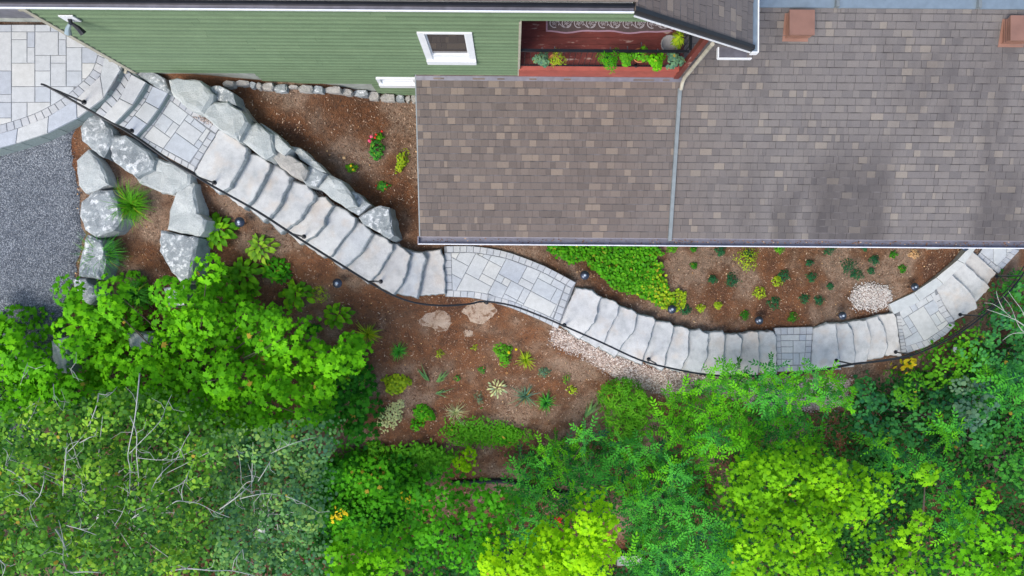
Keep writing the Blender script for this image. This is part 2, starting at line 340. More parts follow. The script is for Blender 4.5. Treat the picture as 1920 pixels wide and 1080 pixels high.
L = {
 'maple': leafmat('maple_leaf', cols((.125,.43,.008), .42)),
 'maple_mid': leafmat('maple_leaf_mid', cols((.07,.33,.01), .38)),
 'maple_deep': leafmat('maple_leaf_deep', cols((.035,.20,.012), .4)),
 'lime': leafmat('lime_maple_leaf', cols((.30,.62,.006), .25)),
 'olive': leafmat('olive_maple_leaf', cols((.18,.46,.008), .38)),
 'aspen': leafmat('aspen_leaf', cols((.135,.34,.035), .6, .06)),
 'aspen_blue': leafmat('aspen_leaf_blue', cols((.135,.31,.085), .5, .04)),
 'sumac': leafmat('sumac_leaflet', cols((.05,.29,.035), .85)),
 'sumac_bright': leafmat('sumac_leaflet_bright', cols((.085,.36,.012), .8)),
 'dark': leafmat('dark_shrub_leaf', cols((.06,.28,.03), .5)),
 'pine': leafmat('evergreen_leaf', cols((.018,.105,.045), .5)),
 'deep': leafmat('painted_shade_leaf', cols((.022,.11,.02), .4)),  # shade of the hollows under the crowns, painted into a very dark leaf green
 'darkblue': leafmat('blue_shrub_leaf', cols((.06,.27,.06), .5)),
 'fresh': leafmat('fresh_leaf', cols((.10,.34,.015), .3)),
 'yellowgreen': leafmat('yellow_green_leaf', cols((.30,.45,.02), .3)),
 'yellow': leafmat('yellow_leaf', cols((.62,.52,.02), .2)),
 'variegated': leafmat('cream_leaf', cols((.50,.58,.28), .2)),
 'sage': leafmat('sage_leaf', cols((.12,.24,.13), .3)),
 'iris': leafmat('iris_blade', cols((.13,.28,.09), .3)),
 'red': leafmat('red_petal', [(.45,.01,.01), (.65,.03,.03), (.75,.08,.05)]),
 'pink': leafmat('pink_petal', [(.7,.03,.12), (.8,.06,.2), (.85,.2,.3)]),
 'dry': leafmat('dry_leaf', [(.30,.15,.06), (.5,.27,.12), (.62,.42,.22)], .1),
 'hosta': leafmat('hosta_leaf', cols((.16,.44,.015), .42), .25, .4),
 'hosta_lime': leafmat('hosta_leaf_lime', cols((.27,.52,.04), .38), .25, .4),
}

# ---------------------------------------------------------------- path data, traced in photograph pixels at each slab's real height
FA = [
 [(430,250),(461,277),(459,297),(446,323),(430,350),(410,362)],
 [(463,284),(490,294),(506,306),(503,320),(492,342),(478,368),(457,392)],
 [(512,307),(532,318),(544,331),(541,345),(531,362),(527,380),(505,408),(493,415)],
 [(545,337),(575,347),(590,365),(586,377),(574,390),(564,410),(534,430),(526,437)],
 [(591,367),(610,369),(624,385),(610,407),(609,422),(595,437),(570,455),(562,458)],
 [(628,385),(652,397),(666,408),(664,422),(642,450),(620,480),(605,482)],
 [(668,412),(682,420),(698,438),(680,470),(652,496),(641,503)],
 [(700,437),(720,445),(736,458),(735,470),(712,508),(698,525),(690,532)],
 [(738,456),(757,465),(770,478),(764,502),(760,518),(748,540),(737,553)],
 [(766,468),(792,474),(799,485),(791,510),(788,537),(782,559)],
 [(797,471),(826,467),(831,480),(833,510),(835,550)]]
A0 = [(409,243),(386,282),(364,321)]
FB = [
 [(1110,544),(1127,557),(1120,578),(1120,588),(1115,605),(1095,627),(1086,636)],
 [(1132,559),(1155,565),(1161,573),(1159,590),(1140,622),(1132,646),(1118,653)],
 [(1165,575),(1185,580),(1195,590),(1192,605),(1187,625),(1172,640),(1162,658),(1152,670)],
 [(1197,589),(1225,594),(1229,600),(1221,632),(1207,672),(1204,684)],
 [(1230,602),(1257,605),(1264,612),(1259,640),(1250,662),(1246,688),(1242,694)],
 [(1266,612),(1278,611),(1294,620),(1291,642),(1291,665),(1278,692),(1274,698)],
 [(1296,619),(1312,617),(1329,626),(1327,650),(1326,672),(1315,698),(1312,702)],
 [(1330,623),(1355,622),(1359,628),(1358,650),(1358,680),(1352,704)],
 [(1360,627),(1382,626),(1391,635),(1391,658),(1385,680),(1380,704)],
 [(1393,625),(1410,621),(1421,622),(1424,640),(1424,680),(1422,704)],
 [(1426,621),(1450,622),(1456,630),(1457,660),(1457,703)]]
B0 = [(1080,540),(1063,572),(1047,606)]
FC = [
 [(1550,606),(1568,606),(1571,640),(1576,675),(1577,692)],
 [(1572,606),(1590,606),(1599,618),(1602,645),(1605,670),(1602,687)],
 [(1600,601),(1625,600),(1629,615),(1634,632),(1630,662),(1625,682)],
 [(1628,597),(1646,593),(1655,608),(1662,625),(1665,652),(1657,669)],
 [(1650,590),(1675,586),(1682,597),(1686,640),(1691,668)]]
C0 = [(1525,616),(1521,655),(1521,692)]
FD = [
 [(1781,511),(1802,530),(1815,542),(1830,562),(1833,578)],
 [(1806,490),(1837,520),(1850,531),(1857,540)],
 [(1824,470),(1852,495),(1869,511)]]
D0 = [(1752,538),(1772,577),(1791,602)]
FLIGHTS = [('A', A0, FA, -.50, .172), ('B', B0, FB, -2.42, .16), ('C', C0, FC, -4.17, .15), ('D', D0, FD, -4.98, .15)]
Z_P, Z_T1, Z_T2, Z_L1, Z_L2, Z_L3, Z_L4, Z_L5 = 0, -.16, -.32, -.48, -2.34, -4.12, -4.90, -5.42

# ---------------------------------------------------------------- terrain height: thin plate spline through measured points
ctrl = []
def cp(px, py, z): p = P(px, py, z); ctrl.append((p.x, p.y, z))
for a in [(-100,300,-.55),(0,320,-.55),(100,300,-.55),(60,450,-.65),(100,550,-.75),(20,650,-.85),(-200,500,-.7),(-200,200,-.5),
          (0,120,-.25),(120,120,-.25),(180,60,-.25),(60,210,-.28),(110,40,-.25),(230,100,-.28),
          (135,470,-.75),(250,350,-.62),(240,430,-.78),(240,520,-.95),(290,600,-1.2),(180,620,-1.1),(400,400,-.95),(430,470,-1.3),
          (330,130,-.30),(420,150,-.50),(500,155,-.72),(620,163,-1.0),(690,172,-1.45),(790,178,-1.68),(520,220,-.72),(600,240,-1.05),
          (650,320,-1.45),(760,250,-1.7),(760,400,-1.95),(700,340,-1.65),(860,430,-2.3),(960,440,-2.4),(1100,470,-2.75),
          (960,250,-2.2),(1300,250,-3.2),(1800,250,-4.8),(1200,500,-3.1),(1300,500,-3.4),(1300,560,-3.4),(1450,500,-3.9),(1450,560,-4.0),(1600,490,-4.5),(1600,550,-4.55),(1720,480,-4.75),(1690,545,-4.83),(1640,565,-4.7),(1780,475,-4.85),
          (1900,400,-5.5),(1960,470,-5.8),
          (530,520,-1.9),(600,600,-2.5),(700,560,-2.45),(800,580,-2.6),(900,590,-2.62),(800,640,-2.8),(950,640,-2.9),(700,680,-2.9),(900,720,-3.3),
          (1000,620,-2.8),(1100,680,-3.3),(1200,730,-3.9),(1050,780,-3.8),(900,830,-4.0),(900,900,-4.4),(1350,760,-4.6),(1500,730,-4.8),
          (1100,900,-4.8),(1300,900,-5.3),(1600,720,-5.2),(1800,640,-5.5),(1900,560,-5.7),(1600,900,-6.0),(1900,800,-6.5),(1900,1050,-7.2),
          (1500,1080,-6.5),(1100,1080,-5.6),(700,1050,-4.7),(700,900,-4.0),(400,700,-2.2),(400,900,-3.2),(100,800,-1.6),(100,1050,-2.8),(400,1080,-4.0),(-200,900,-2.0),
          (960,0,-1.6),(1500,0,-3.2),(600,0,-.8),(1920,0,-4.4)]: cp(*a)
for nm, b0, fr, z0, dz in FLIGHTS:
    prev = b0
    for i, e in enumerate(fr):
        z = z0 - dz*i
        for s in (0.08, .5, .92):
            k = s*(len(e)-1); j = min(int(k), len(e)-2); q = k-j
            ex = e[j][0]+(e[j+1][0]-e[j][0])*q, e[j][1]+(e[j+1][1]-e[j][1])*q
            k2 = s*(len(prev)-1); j2 = min(int(k2), len(prev)-2); q2 = k2-j2
            bx = prev[j2][0]+(prev[j2+1][0]-prev[j2][0])*q2, prev[j2][1]+(prev[j2+1][1]-prev[j2][1])*q2
            cp((ex[0]+bx[0])/2, (ex[1]+bx[1])/2, z-(.27 if s == .5 else .17))
        prev = e
for a in [(250,160,Z_T1-.2),(230,200,Z_T1-.2),(290,180,Z_T2-.2),(250,230,Z_T2-.2),(330,240,Z_L1-.12),(370,250,Z_L1-.12),(310,260,Z_L1-.12),(350,290,Z_L1-.12),(290,240,Z_L1-.2),
          (850,480,Z_L2-.1),(850,540,Z_L2-.1),(930,480,Z_L2-.1),(920,550,Z_L2-.1),(1000,510,Z_L2-.1),(980,570,Z_L2-.1),(1050,545,Z_L2-.1),(1030,590,Z_L2-.12),
          (1490,630,Z_L3-.1),(1490,685,Z_L3-.1),(1700,600,Z_L4-.12),(1750,570,Z_L4-.12),(1710,650,Z_L4-.12),(1770,610,Z_L4-.12),(1880,480,Z_L5-.12),(1860,470,Z_L5-.12)]: cp(*a)
ctrl = np.array(ctrl)
def tps_k(r2): return .5*r2*np.log(r2+1e-9)
_n = len(ctrl); _A = np.zeros((_n+3, _n+3))
_d2 = ((ctrl[:, None, :2]-ctrl[None, :, :2])**2).sum(-1)
_A[:_n, :_n] = tps_k(_d2) + np.eye(_n)*.001
_A[:_n, _n] = 1; _A[:_n, _n+1:] = ctrl[:, :2]; _A[_n, :_n] = 1; _A[_n+1:, :_n] = ctrl[:, :2].T
_w = np.linalg.solve(_A, np.concatenate([ctrl[:, 2], np.zeros(3)]))
def gz(x, y):
    x = np.clip(np.asarray(x, float), -12.5, 15.5); y = np.clip(np.asarray(y, float), -10.5, 8.5)
    sh = x.shape; x = x.ravel(); y = y.ravel(); out = np.empty(len(x))
    for i in range(0, len(x), 20000):
        xs, ys = x[i:i+20000], y[i:i+20000]
        d2 = (xs[:, None]-ctrl[None, :, 0])**2 + (ys[:, None]-ctrl[None, :, 1])**2
        out[i:i+20000] = tps_k(d2) @ _w[:_n] + _w[_n] + _w[_n+1]*xs + _w[_n+2]*ys
    return out.reshape(sh)
def gzs(x, y): return float(gz(np.array([x]), np.array([y]))[0])
def G(px, py, up=0.0):
    z = -3.0
    for _ in range(14):
        p = P(px, py, z+up); z = .5*z+.5*gzs(p.x, p.y)
    p = P(px, py, z+up); return Vector((p.x, p.y, gzs(p.x, p.y)+up))
def axis(a, b, step, far):
    fine = list(np.arange(a, b+1e-6, step)); return [a-far, a-far*.3, a-12, a-4, a-1.5] + fine + [b+1.5, b+4, b+12, b+far*.3, b+far]
xs = np.array(axis(-12.5, 15.5, .11, 400)); ys = np.array(axis(-10.5, 8.5, .11, 400))
XX, YY = np.meshgrid(xs, ys)
ZZ = gz(XX, YY) + .012*np.sin(XX*3.1+YY*1.3)*np.sin(YY*2.7) + (rs.rand(*XX.shape)-.5)*.012
nx, ny = len(xs), len(ys)
verts = np.stack([XX, YY, ZZ], -1).reshape(-1, 3)
idx = np.arange(nx*ny).reshape(ny, nx)
quads = np.stack([idx[:-1, :-1], idx[:-1, 1:], idx[1:, 1:], idx[1:, :-1]], -1).reshape(-1, 4)
def np_mesh(name, v, f, rnd=None):
    me = bpy.data.meshes.new(name); k = f.shape[1]
    me.vertices.add(len(v)); me.vertices.foreach_set('co', v.astype(np.float32).ravel())
    me.loops.add(f.size); me.loops.foreach_set('vertex_index', f.astype(np.int32).ravel())
    me.polygons.add(len(f)); me.polygons.foreach_set('loop_start', np.arange(0, f.size, k, dtype=np.int32))
    me.polygons.foreach_set('loop_total', np.full(len(f), k, dtype=np.int32))
    if rnd is not None:
        a = me.attributes.new('rnd', 'FLOAT', 'POINT'); a.data.foreach_set('value', rnd.astype(np.float32))
    me.update(calc_edges=True); return me
me = np_mesh('ground', verts, quads); me.polygons.foreach_set('use_smooth', [True]*len(me.polygons))
ground = link_mesh('ground', me, M['ground']); ground['kind'] = 'structure'

# ---------------------------------------------------------------- polygon tools
def in_poly(x, y, poly):
    c = False; n = len(poly); j = n-1
    for i in range(n):
        xi, yi = poly[i][0], poly[i][1]; xj, yj = poly[j][0], poly[j][1]
        if (yi > y) != (yj > y) and x < (xj-xi)*(y-yi)/(yj-yi)+xi: c = not c
        j = i
    return c
def in_poly_np(x, y, poly):
    c = np.zeros(len(x), bool); n = len(poly); j = n-1
    for i in range(n):
        xi, yi = poly[i][0], poly[i][1]; xj, yj = poly[j][0], poly[j][1]
        if yi != yj: c ^= ((yi > y) != (yj > y)) & (x < (xj-xi)*(y-yi)/(yj-yi)+xi)
        j = i
    return c
def area(p): return .5*sum(p[i][0]*p[(i+1) % len(p)][1]-p[(i+1) % len(p)][0]*p[i][1] for i in range(len(p)))
def ccw(p): return list(p) if area(p) > 0 else list(p)[::-1]
def clip(subj, conv):
    out = list(subj); conv = ccw(conv)
    for i in range(len(conv)):
        a, b = conv[i], conv[(i+1) % len(conv)]; inp = out; out = []
        if not inp: return []
        side = lambda p: (b[0]-a[0])*(p[1]-a[1])-(b[1]-a[1])*(p[0]-a[0])
        for k in range(len(inp)):
            p, q = inp[k], inp[(k+1) % len(inp)]; sp, sq = side(p), side(q)
            if sp >= 0: out.append(p)
            if (sp >= 0) != (sq >= 0):
                t = sp/(sp-sq); out.append((p[0]+(q[0]-p[0])*t, p[1]+(q[1]-p[1])*t))
    r = []
    for p in out:
        if not r or (abs(p[0]-r[-1][0])+abs(p[1]-r[-1][1])) > 1e-4: r.append(p)
    return r
def inset(poly, d):
    poly = ccw(poly); n = len(poly); out = []
    for i in range(n):
        a, b, c = Vector(poly[i-1][:2]), Vector(poly[i][:2]), Vector(poly[(i+1) % n][:2])
        e1 = (b-a); e2 = (c-b)
        if e1.length < 1e-6 or e2.length < 1e-6: out.append(tuple(b)); continue
        e1.normalize(); e2.normalize(); n1 = Vector((-e1.y, e1.x)); n2 = Vector((-e2.y, e2.x)); m = n1+n2
        if m.length < .25: m = n1
        else: m = m/m.length; m = m/max(.45, m.dot(n1))
        out.append(tuple(b+m*d))
    return out
def piece(name, poly, z, th, mat, parent, bev=.006, gap=.0062, tilt=0.0):
    """a flat stone: arrised top, upright sides"""
    p = inset(poly, gap)
    if len(p) < 3 or area(p) < .0012: return None
    q = inset(p, bev); n = len(p)
    if area(q) <= 0: q = p
    cx = sum(a[0] for a in p)/n; cy = sum(a[1] for a in p)/n; tx, ty = random.uniform(-tilt, tilt), random.uniform(-tilt, tilt)
    zt = lambda a: z+(a[0]-cx)*tx+(a[1]-cy)*ty
    v = [(a[0], a[1], z-th) for a in p]+[(a[0], a[1], zt(a)-bev*.8) for a in p]+[(a[0], a[1], zt(a)) for a in q]
    f = [tuple(range(2*n, 3*n))]
    for i in range(n):
        j = (i+1) % n; f += [(i, j, n+j, n+i), (n+i, n+j, 2*n+j, 2*n+i)]
    return mk(name, v, f, mat, parent)
def pxpoly(pts, z): return [tuple(P(a, b, z)[:2]) for a, b in pts]
def sheet(name, poly, z, mat, parent, th=.05):
    p = ccw(poly); n = len(p)
    v = [(a[0], a[1], z-th) for a in p]+[(a[0], a[1], z) for a in p]
    return mk(name, v, [tuple(range(n, 2*n))]+[(i, (i+1) % n, n+(i+1) % n, n+i) for i in range(n)], mat, parent)
SIZES = [(2,2)]*4+[(3,2)]*4+[(2,3)]*2+[(3,3)]*2+[(4,3)]+[(3,5)]+[(2,1)]*2+[(1,2)]*2+[(1,1)]
def ashlar(poly, z, u, ang, parent, sizes=SIZES, seed=1, th=.05):
    rnd = random.Random(seed); ca, sa = math.cos(ang), math.sin(ang)
    loc = [(a*ca+b*sa, -a*sa+b*ca) for a, b in ccw(poly)]
    x0 = min(a for a, b in loc); x1 = max(a for a, b in loc); y0 = min(b for a, b in loc); y1 = max(b for a, b in loc)
    nxx, nyy = int((x1-x0)/u)+2, int((y1-y0)/u)+2; used = set()
    for j in range(nyy):
        for i in range(nxx):
            if (i, j) in used: continue
            for _ in range(12):
                wv, hv = rnd.choice(sizes)
                cells = [(i+a, j+b) for a in range(wv) for b in range(hv)]
                if not any(c in used for c in cells): break
            else: wv = hv = 1; cells = [(i, j)]
            used.update(cells)
            rc = [(x0+i*u, y0+j*u), (x0+(i+wv)*u, y0+j*u), (x0+(i+wv)*u, y0+(j+hv)*u), (x0+i*u, y0+(j+hv)*u)]
            c = clip(loc, rc)
            if len(c) >= 3 and abs(area(c)) > .0025:
                piece('paver', [(a*ca-b*sa, a*sa+b*ca) for a, b in c], z+rnd.uniform(-.0015, .0015), th, M['paver'], parent, tilt=.004)
def resample(pts, n):
    pts = [Vector(p[:2]) for p in pts]; d = [0]
    for a, b in zip(pts, pts[1:]): d.append(d[-1]+(b-a).length)
    out = []
    for k in range(n+1):
        s = d[-1]*k/n; i = 0
        while i < len(d)-2 and d[i+1] < s: i += 1
        t = (s-d[i])/max(1e-9, d[i+1]-d[i]); out.append(tuple(pts[i]+(pts[i+1]-pts[i])*t))
    return out
def smooth_line(pts, n):
    """Catmull-Rom through the points, resampled"""
    pts = [Vector(p) for p in pts]; out = []
    for i in range(len(pts)-1):
        p0 = pts[max(0, i-1)]; p1 = pts[i]; p2 = pts[i+1]; p3 = pts[min(len(pts)-1, i+2)]
        for k in range(8):
            t = k/8; out.append(.5*((2*p1)+(p2-p0)*t+(2*p0-5*p1+4*p2-p3)*t*t+(3*p1-p0-3*p2+p3)*t**3))
    out.append(pts[-1]); return resample(out, n) if n else out
def band(name, inner, outer, z, step, mat, parent, th=.06, jit=0.0, gap=.0062):
    n = max(1, round(sum((Vector(a[:2])-Vector(b[:2])).length for a, b in zip(outer, outer[1:]))/step))
    a = resample(inner, n); b = resample(outer, n)
    for i in range(n):
        piece(name, [a[i], a[i+1], b[i+1], b[i]], z+random.uniform(-.001, .001), th, mat, parent, gap=gap)

# ---------------------------------------------------------------- patio
patio = tag(empty('patio', P(60, 150, 0)), kind='structure')
inn = smooth_line([P(a, b, 0) for a, b in [(-140,250),(-60,247),(0,234),(67,212),(117,185),(140,166),(171,136),(184,100),(190,60),(192,20)]], 40)
mid = smooth_line([P(a, b, 0) for a, b in [(-150,267),(-60,262),(0,250),(72,227),(125,198),(150,179),(186,145),(198,106),(205,60),(207,20)]], 40)
out = smooth_line([P(a, b, 0) for a, b in [(-155,293),(-60,290),(0,277),(72,256),(125,233),(160,211),(192,186),(217,155),(227,127),(233,110),(238,70)]], 40)
inpoly = [(p[0], p[1]) for p in inn] + [(inn[-1][0], 5.02), (inn[0][0], 5.02)]
ashlar(inpoly, 0, .149, R(0), patio, seed=5)
bed = [(p[0], p[1]) for p in out]+[(out[-1][0], 5.02), (out[0][0], 5.02)]
sheet('joint_sand', inset(bed, .03), -.010, M['joint'], patio, .5)
band('border_paver', inn, mid, 0, .155, M['cobble'], patio)
band('coping_stone', mid, out, .004, .62, M['coping'], patio, th=.05)
band('wall_block', [(p[0], p[1]) for p in inset(bed, .035)][:len(out)], [(p[0], p[1]) for p in inset(bed, .012)][:len(out)], -.052, .4, M['riser'], patio, th=.5)

# ---------------------------------------------------------------- two paved treads below the patio
treads = tag(empty('paved_steps', P(240, 190, Z_T1)), 'two curved grey paved steps leading down from the patio beside the wall corner', 'steps')
def tread(z, e0, m, e1, k):
    a = smooth_line([P(x, y, z) for x, y in e0], 12); b = smooth_line([P(x, y, z) for x, y in m], 12); c = smooth_line([P(x, y, z) for x, y in e1], 12)
    st = empty('tread', P(e1[1][0], e1[1][1], z-.2), parent=treads)
    band('border_paver', a, b, z, .155, M['cobble'], st)
    band('coping_stone', b, c, z+.004, .42, M['coping'], st, th=.05)
    pl = inset([tuple(q[:2]) for q in a]+[tuple(q[:2]) for q in c][::-1], .012)
    sheet('riser', pl, z-.045, M['riser'], st, .45)
tread(Z_T1, [(231,119),(219,157),(198,188),(177,213)], [(246,139),(233,170),(213,200),(190,222)], [(274,154),(265,173),(245,201),(214,233)], 0)
tread(Z_T2, [(272,153),(262,175),(243,201),(212,231)], [(286,161),(274,187),(255,212),(231,241)], [(315,174),(302,196),(282,225),(252,258)], 1)

# ---------------------------------------------------------------- landings of pavers
def landing(name, outline, z, ang, bands, u=.15, seed=3, th=.06):
    root = tag(empty(name, P(outline[0][0], outline[0][1], z)), kind='structure')
    poly = ccw(pxpoly(outline, z))
    sheet('joint_sand', inset(poly, .01), z-.010, M['joint'], root, .16)
    inner = bands(root)
    ashlar(inner, z, u, ang, root, seed=seed)
    return root
def b1(root):
    z = Z_L1
    top = [P(*q, z) for q in [(316,173),(364,207),(411,241)]]; topi = [P(*q, z) for q in [(312,183),(358,217),(404,250)]]
    bot = [P(*q, z) for q in [(252,258),(270,270),(364,323)]]; boti = [P(*q, z) for q in [(258,250),(276,262),(366,312)]]
    band('border_paver', topi, top, z, .155, M['cobble'], root); band('border_paver', boti, bot, z, .155, M['cobble'], root)
    l0 = [P(*q, z) for q in [(310,180),(297,201),(278,228),(257,252)]]; l1 = [P(*q, z) for q in [(319,188),(306,209),(288,235),(268,258)]]
    band('border_paver', l0, l1, z, .155, M['cobble'], root)
    r0 = [P(*q, z) for q in [(395,246),(373,280),(356,307)]]; r1 = [P(*q, z) for q in [(405,252),(384,285),(367,313)]]
    band('border_paver', r0, r1, z, .155, M['cobble'], root)
    return pxpoly([(319,188),(358,217),(394,245),(373,280),(355,305),(276,262),(270,257),(288,235),(306,209)], z)
landing('stone_landing', [(314,176),(411,241),(364,323),(270,270),(252,258),(282,226),(302,197)], Z_L1, R(-36), b1, .15, 4)
def b2(root):
    z = Z_L2
    t = [(837,461),(880,461),(917,465),(957,474),(1022,499),(1080,530)]; ti = [(838,473),(880,473),(914,477),(952,485),(1015,509),(1072,540)]
    bt = [(837,556),(880,558),(905,562),(957,577),(1010,599),(1046,617)]; bi = [(838,544),(882,546),(908,550),(961,565),(1013,586),(1050,604)]
    band('border_paver', smooth_line([P(*q, z) for q in ti], 24), smooth_line([P(*q, z) for q in t], 24), z, .152, M['cobble'], root)
    band('border_paver', smooth_line([P(*q, z) for q in bi], 24), smooth_line([P(*q, z) for q in bt], 24), z, .152, M['cobble'], root)
    band('border_paver', [P(833,474,z), P(835,543,z)], [P(846,474,z), P(848,543,z)], z, .16, M['cobble'], root)
    band('border_paver', [P(1061,535,z), P(1038,598,z)], [P(1072,540,z), P(1050,603,z)], z, .16, M['cobble'], root)
    ins = [(846,474)]+ti[1:-1]+[(1060,534),(1037,597)]+bi[1:-1][::-1]+[(848,545)]
    return pxpoly(ins, z)
landing('stone_landing', [(832,461),(880,460),(917,464),(957,473),(1022,498),(1081,529),(1047,617),(1010,600),(957,578),(905,563),(880,559),(834,557)], Z_L2, R(-28), b2, .165, 8)
def b3(root):
    z = Z_L3
    band('border_paver', [P(1453,628,z), P(1524,626,z)], [P(1452,615,z), P(1524,613,z)], z, .16, M['cobble'], root)
    band('border_paver', [P(1457,697,z), P(1521,695,z)], [P(1457,686,z), P(1522,684,z)], z, .16, M['cobble'], root)
    band('border_paver', [P(1455,628,z), P(1457,685,z)], [P(1464,628,z), P(1466,685,z)], z, .16, M['cobble'], root)
    band('border_paver', [P(1512,627,z), P(1508,684,z)], [P(1523,627,z), P(1519,684,z)], z, .16, M['cobble'], root)
    return pxpoly([(1464,628),(1512,627),(1508,684),(1466,685)], z)
landing('stone_landing', [(1452,614),(1525,612),(1521,697),(1457,698)], Z_L3, 0, b3, .155, 12)
def b4(root):
    z = Z_L4
    band('border_paver', [P(1748,558,z), P(1761,584,z), P(1779,606,z)], [P(1760,550,z), P(1773,578,z), P(1791,602,z)], z, .16, M['cobble'], root)
    band('border_paver', [P(1697,650,z), P(1738,637,z), P(1769,616,z), P(1781,605,z)], [P(1702,662,z), P(1741,649,z), P(1774,628,z), P(1792,609,z)], z, .17, M['cobble'], root)
    band('border_paver', [P(1681,592,z), P(1686,630,z), P(1690,662,z)], [P(1690,592,z), P(1695,630,z), P(1700,660,z)], z, .09, M['cobble'], root)
    return pxpoly([(1687,583),(1719,566),(1753,543),(1761,584),(1779,606),(1769,616),(1738,637),(1699,650),(1694,625)], z)
landing('stone_landing', [(1678,584),(1717,566),(1756,541),(1773,578),(1792,605),(1773,629),(1740,650),(1702,663),(1690,663)], Z_L4, R(32), b4, .16, 21)
def b5(root):
    z = Z_L5
    band('border_paver', [P(1901,466,z), P(1862,505,z)], [P(1912,470,z), P(1872,513,z)], z, .17, M['cobble'], root)
    band('border_paver', [P(1832,480,z), P(1862,506,z)], [P(1838,473,z), P(1869,499,z)], z, .17, M['cobble'], root)
    return pxpoly([(1838,473),(1850,455),(1860,425),(1925,425),(1911,458),(1901,467),(1870,498)], z)
landing('stone_landing', [(1832,480),(1850,455),(1860,425),(1928,425),(1913,468),(1872,514)], Z_L5, 0, b5, .18, 9)

# ---------------------------------------------------------------- natural stone steps
def rough(poly, n_per=.09, amp=.012, seed=0):
    rnd = random.Random(seed); out = []
    for i in range(len(poly)):
        a, b = Vector(poly[i][:2]), Vector(poly[(i+1) % len(poly)][:2]); L_ = (b-a).length; k = max(1, int(L_/n_per))
        nrm = Vector((-(b-a).y, (b-a).x)); nrm = nrm/(nrm.length+1e-9)
        for j in range(k):
            p = a+(b-a)*(j/k); p = p+nrm*rnd.uniform(-amp, amp)*(1 if j else .4); out.append((p.x, p.y))
    return out
def stone_slab(name, poly, z, th, mat, parent, seed=0, amp=.012):
    rnd = random.Random(seed); p = ccw(rough(ccw(poly), .07, amp, seed)); n = len(p)
    r0 = inset(p, .022); r1 = inset(p, .006)
    rings = [[(a[0], a[1], z+rnd.uniform(-.003, .003)) for a in r0],
             [(a[0], a[1], z-.012+rnd.uniform(-.004, .004)) for a in r1]]
    for dz in (.05, .12, th):
        q = inset(p, rnd.uniform(-.022, -.004)); rings.append([(a[0]+rnd.uniform(-.008, .008), a[1]+rnd.uniform(-.008, .008), z-dz) for a in q])
    v = [a for r in rings for a in r]; f = [tuple(range(n))]
    for k in range(len(rings)-1):
        for i in range(n):
            j = (i+1) % n; f.append((k*n+i, (k+1)*n+i, (k+1)*n+j, k*n+j))
    o = mk(name, v, f, mat, parent); o.data.materials.append(M['slate']); o.data.polygons.foreach_set('material_index', [0]*(1+n)+[1]*(len(f)-1-n))
    return o
FL_LABEL = {'A': 'long upper flight of eleven rough stone slab steps beside the boulders', 'B': 'middle flight of eleven pale stone slab steps above the pink gravel',
            'C': 'short flight of five stone slab steps between two small paved landings', 'D': 'last three curved stone slab steps beside the raised kerb near the roof edge'}
sd_ = 100
for nm, b0, fr, z0, dz in FLIGHTS:
    c = fr[len(fr)//2][2]
    root = tag(empty('stone_steps', P(c[0], c[1], z0-dz*len(fr))), FL_LABEL[nm], 'steps')
    prev = b0
    for i, e in enumerate(fr):
        z = z0-dz*i; zb = z+dz
        if i == 0:
            back = [P(*q, z)[:2] for q in prev]
        else:
            pw = [Vector(P(*q, zb)[:2]) for q in prev]; cw = [Vector(P(*q, z)[:2]) for q in e]
            dirn = (sum(pw, Vector((0, 0)))/len(pw) - sum(cw, Vector((0, 0)))/len(cw)).normalized()
            mid_ = sum(pw, Vector((0, 0)))/len(pw); back = [tuple(mid_+(q-mid_)*.88+dirn*.15) for q in pw]
            # slide ends back on to the flank line
        poly = [tuple(P(*q, z)[:2]) for q in e] + [tuple(q) for q in back][::-1]
        sd_ += 1
        stone_slab('step', poly, z+random.uniform(-.004, .004), dz+.10, M['slab'], root, sd_, .017)
        prev = e
# raised kerb by the lowest landing
kz = Z_L4+.10
kerb = tag(empty('stone_kerb', P(1730, 550, kz-.3)), 'raised curved kerb of pale stone blocks along the lowest paved landing', 'kerb')
ko = smooth_line([P(a, b, kz) for a, b in [(1667,570),(1700,555),(1730,539),(1772,507),(1810,474),(1830,450)]], 30)
ki = smooth_line([P(a, b, kz) for a, b in [(1676,590),(1714,572),(1748,551),(1788,514),(1815,488),(1842,450)]], 30)
band('kerb_block', ko, ki, kz, .75, M['coping'], kerb, th=.5)

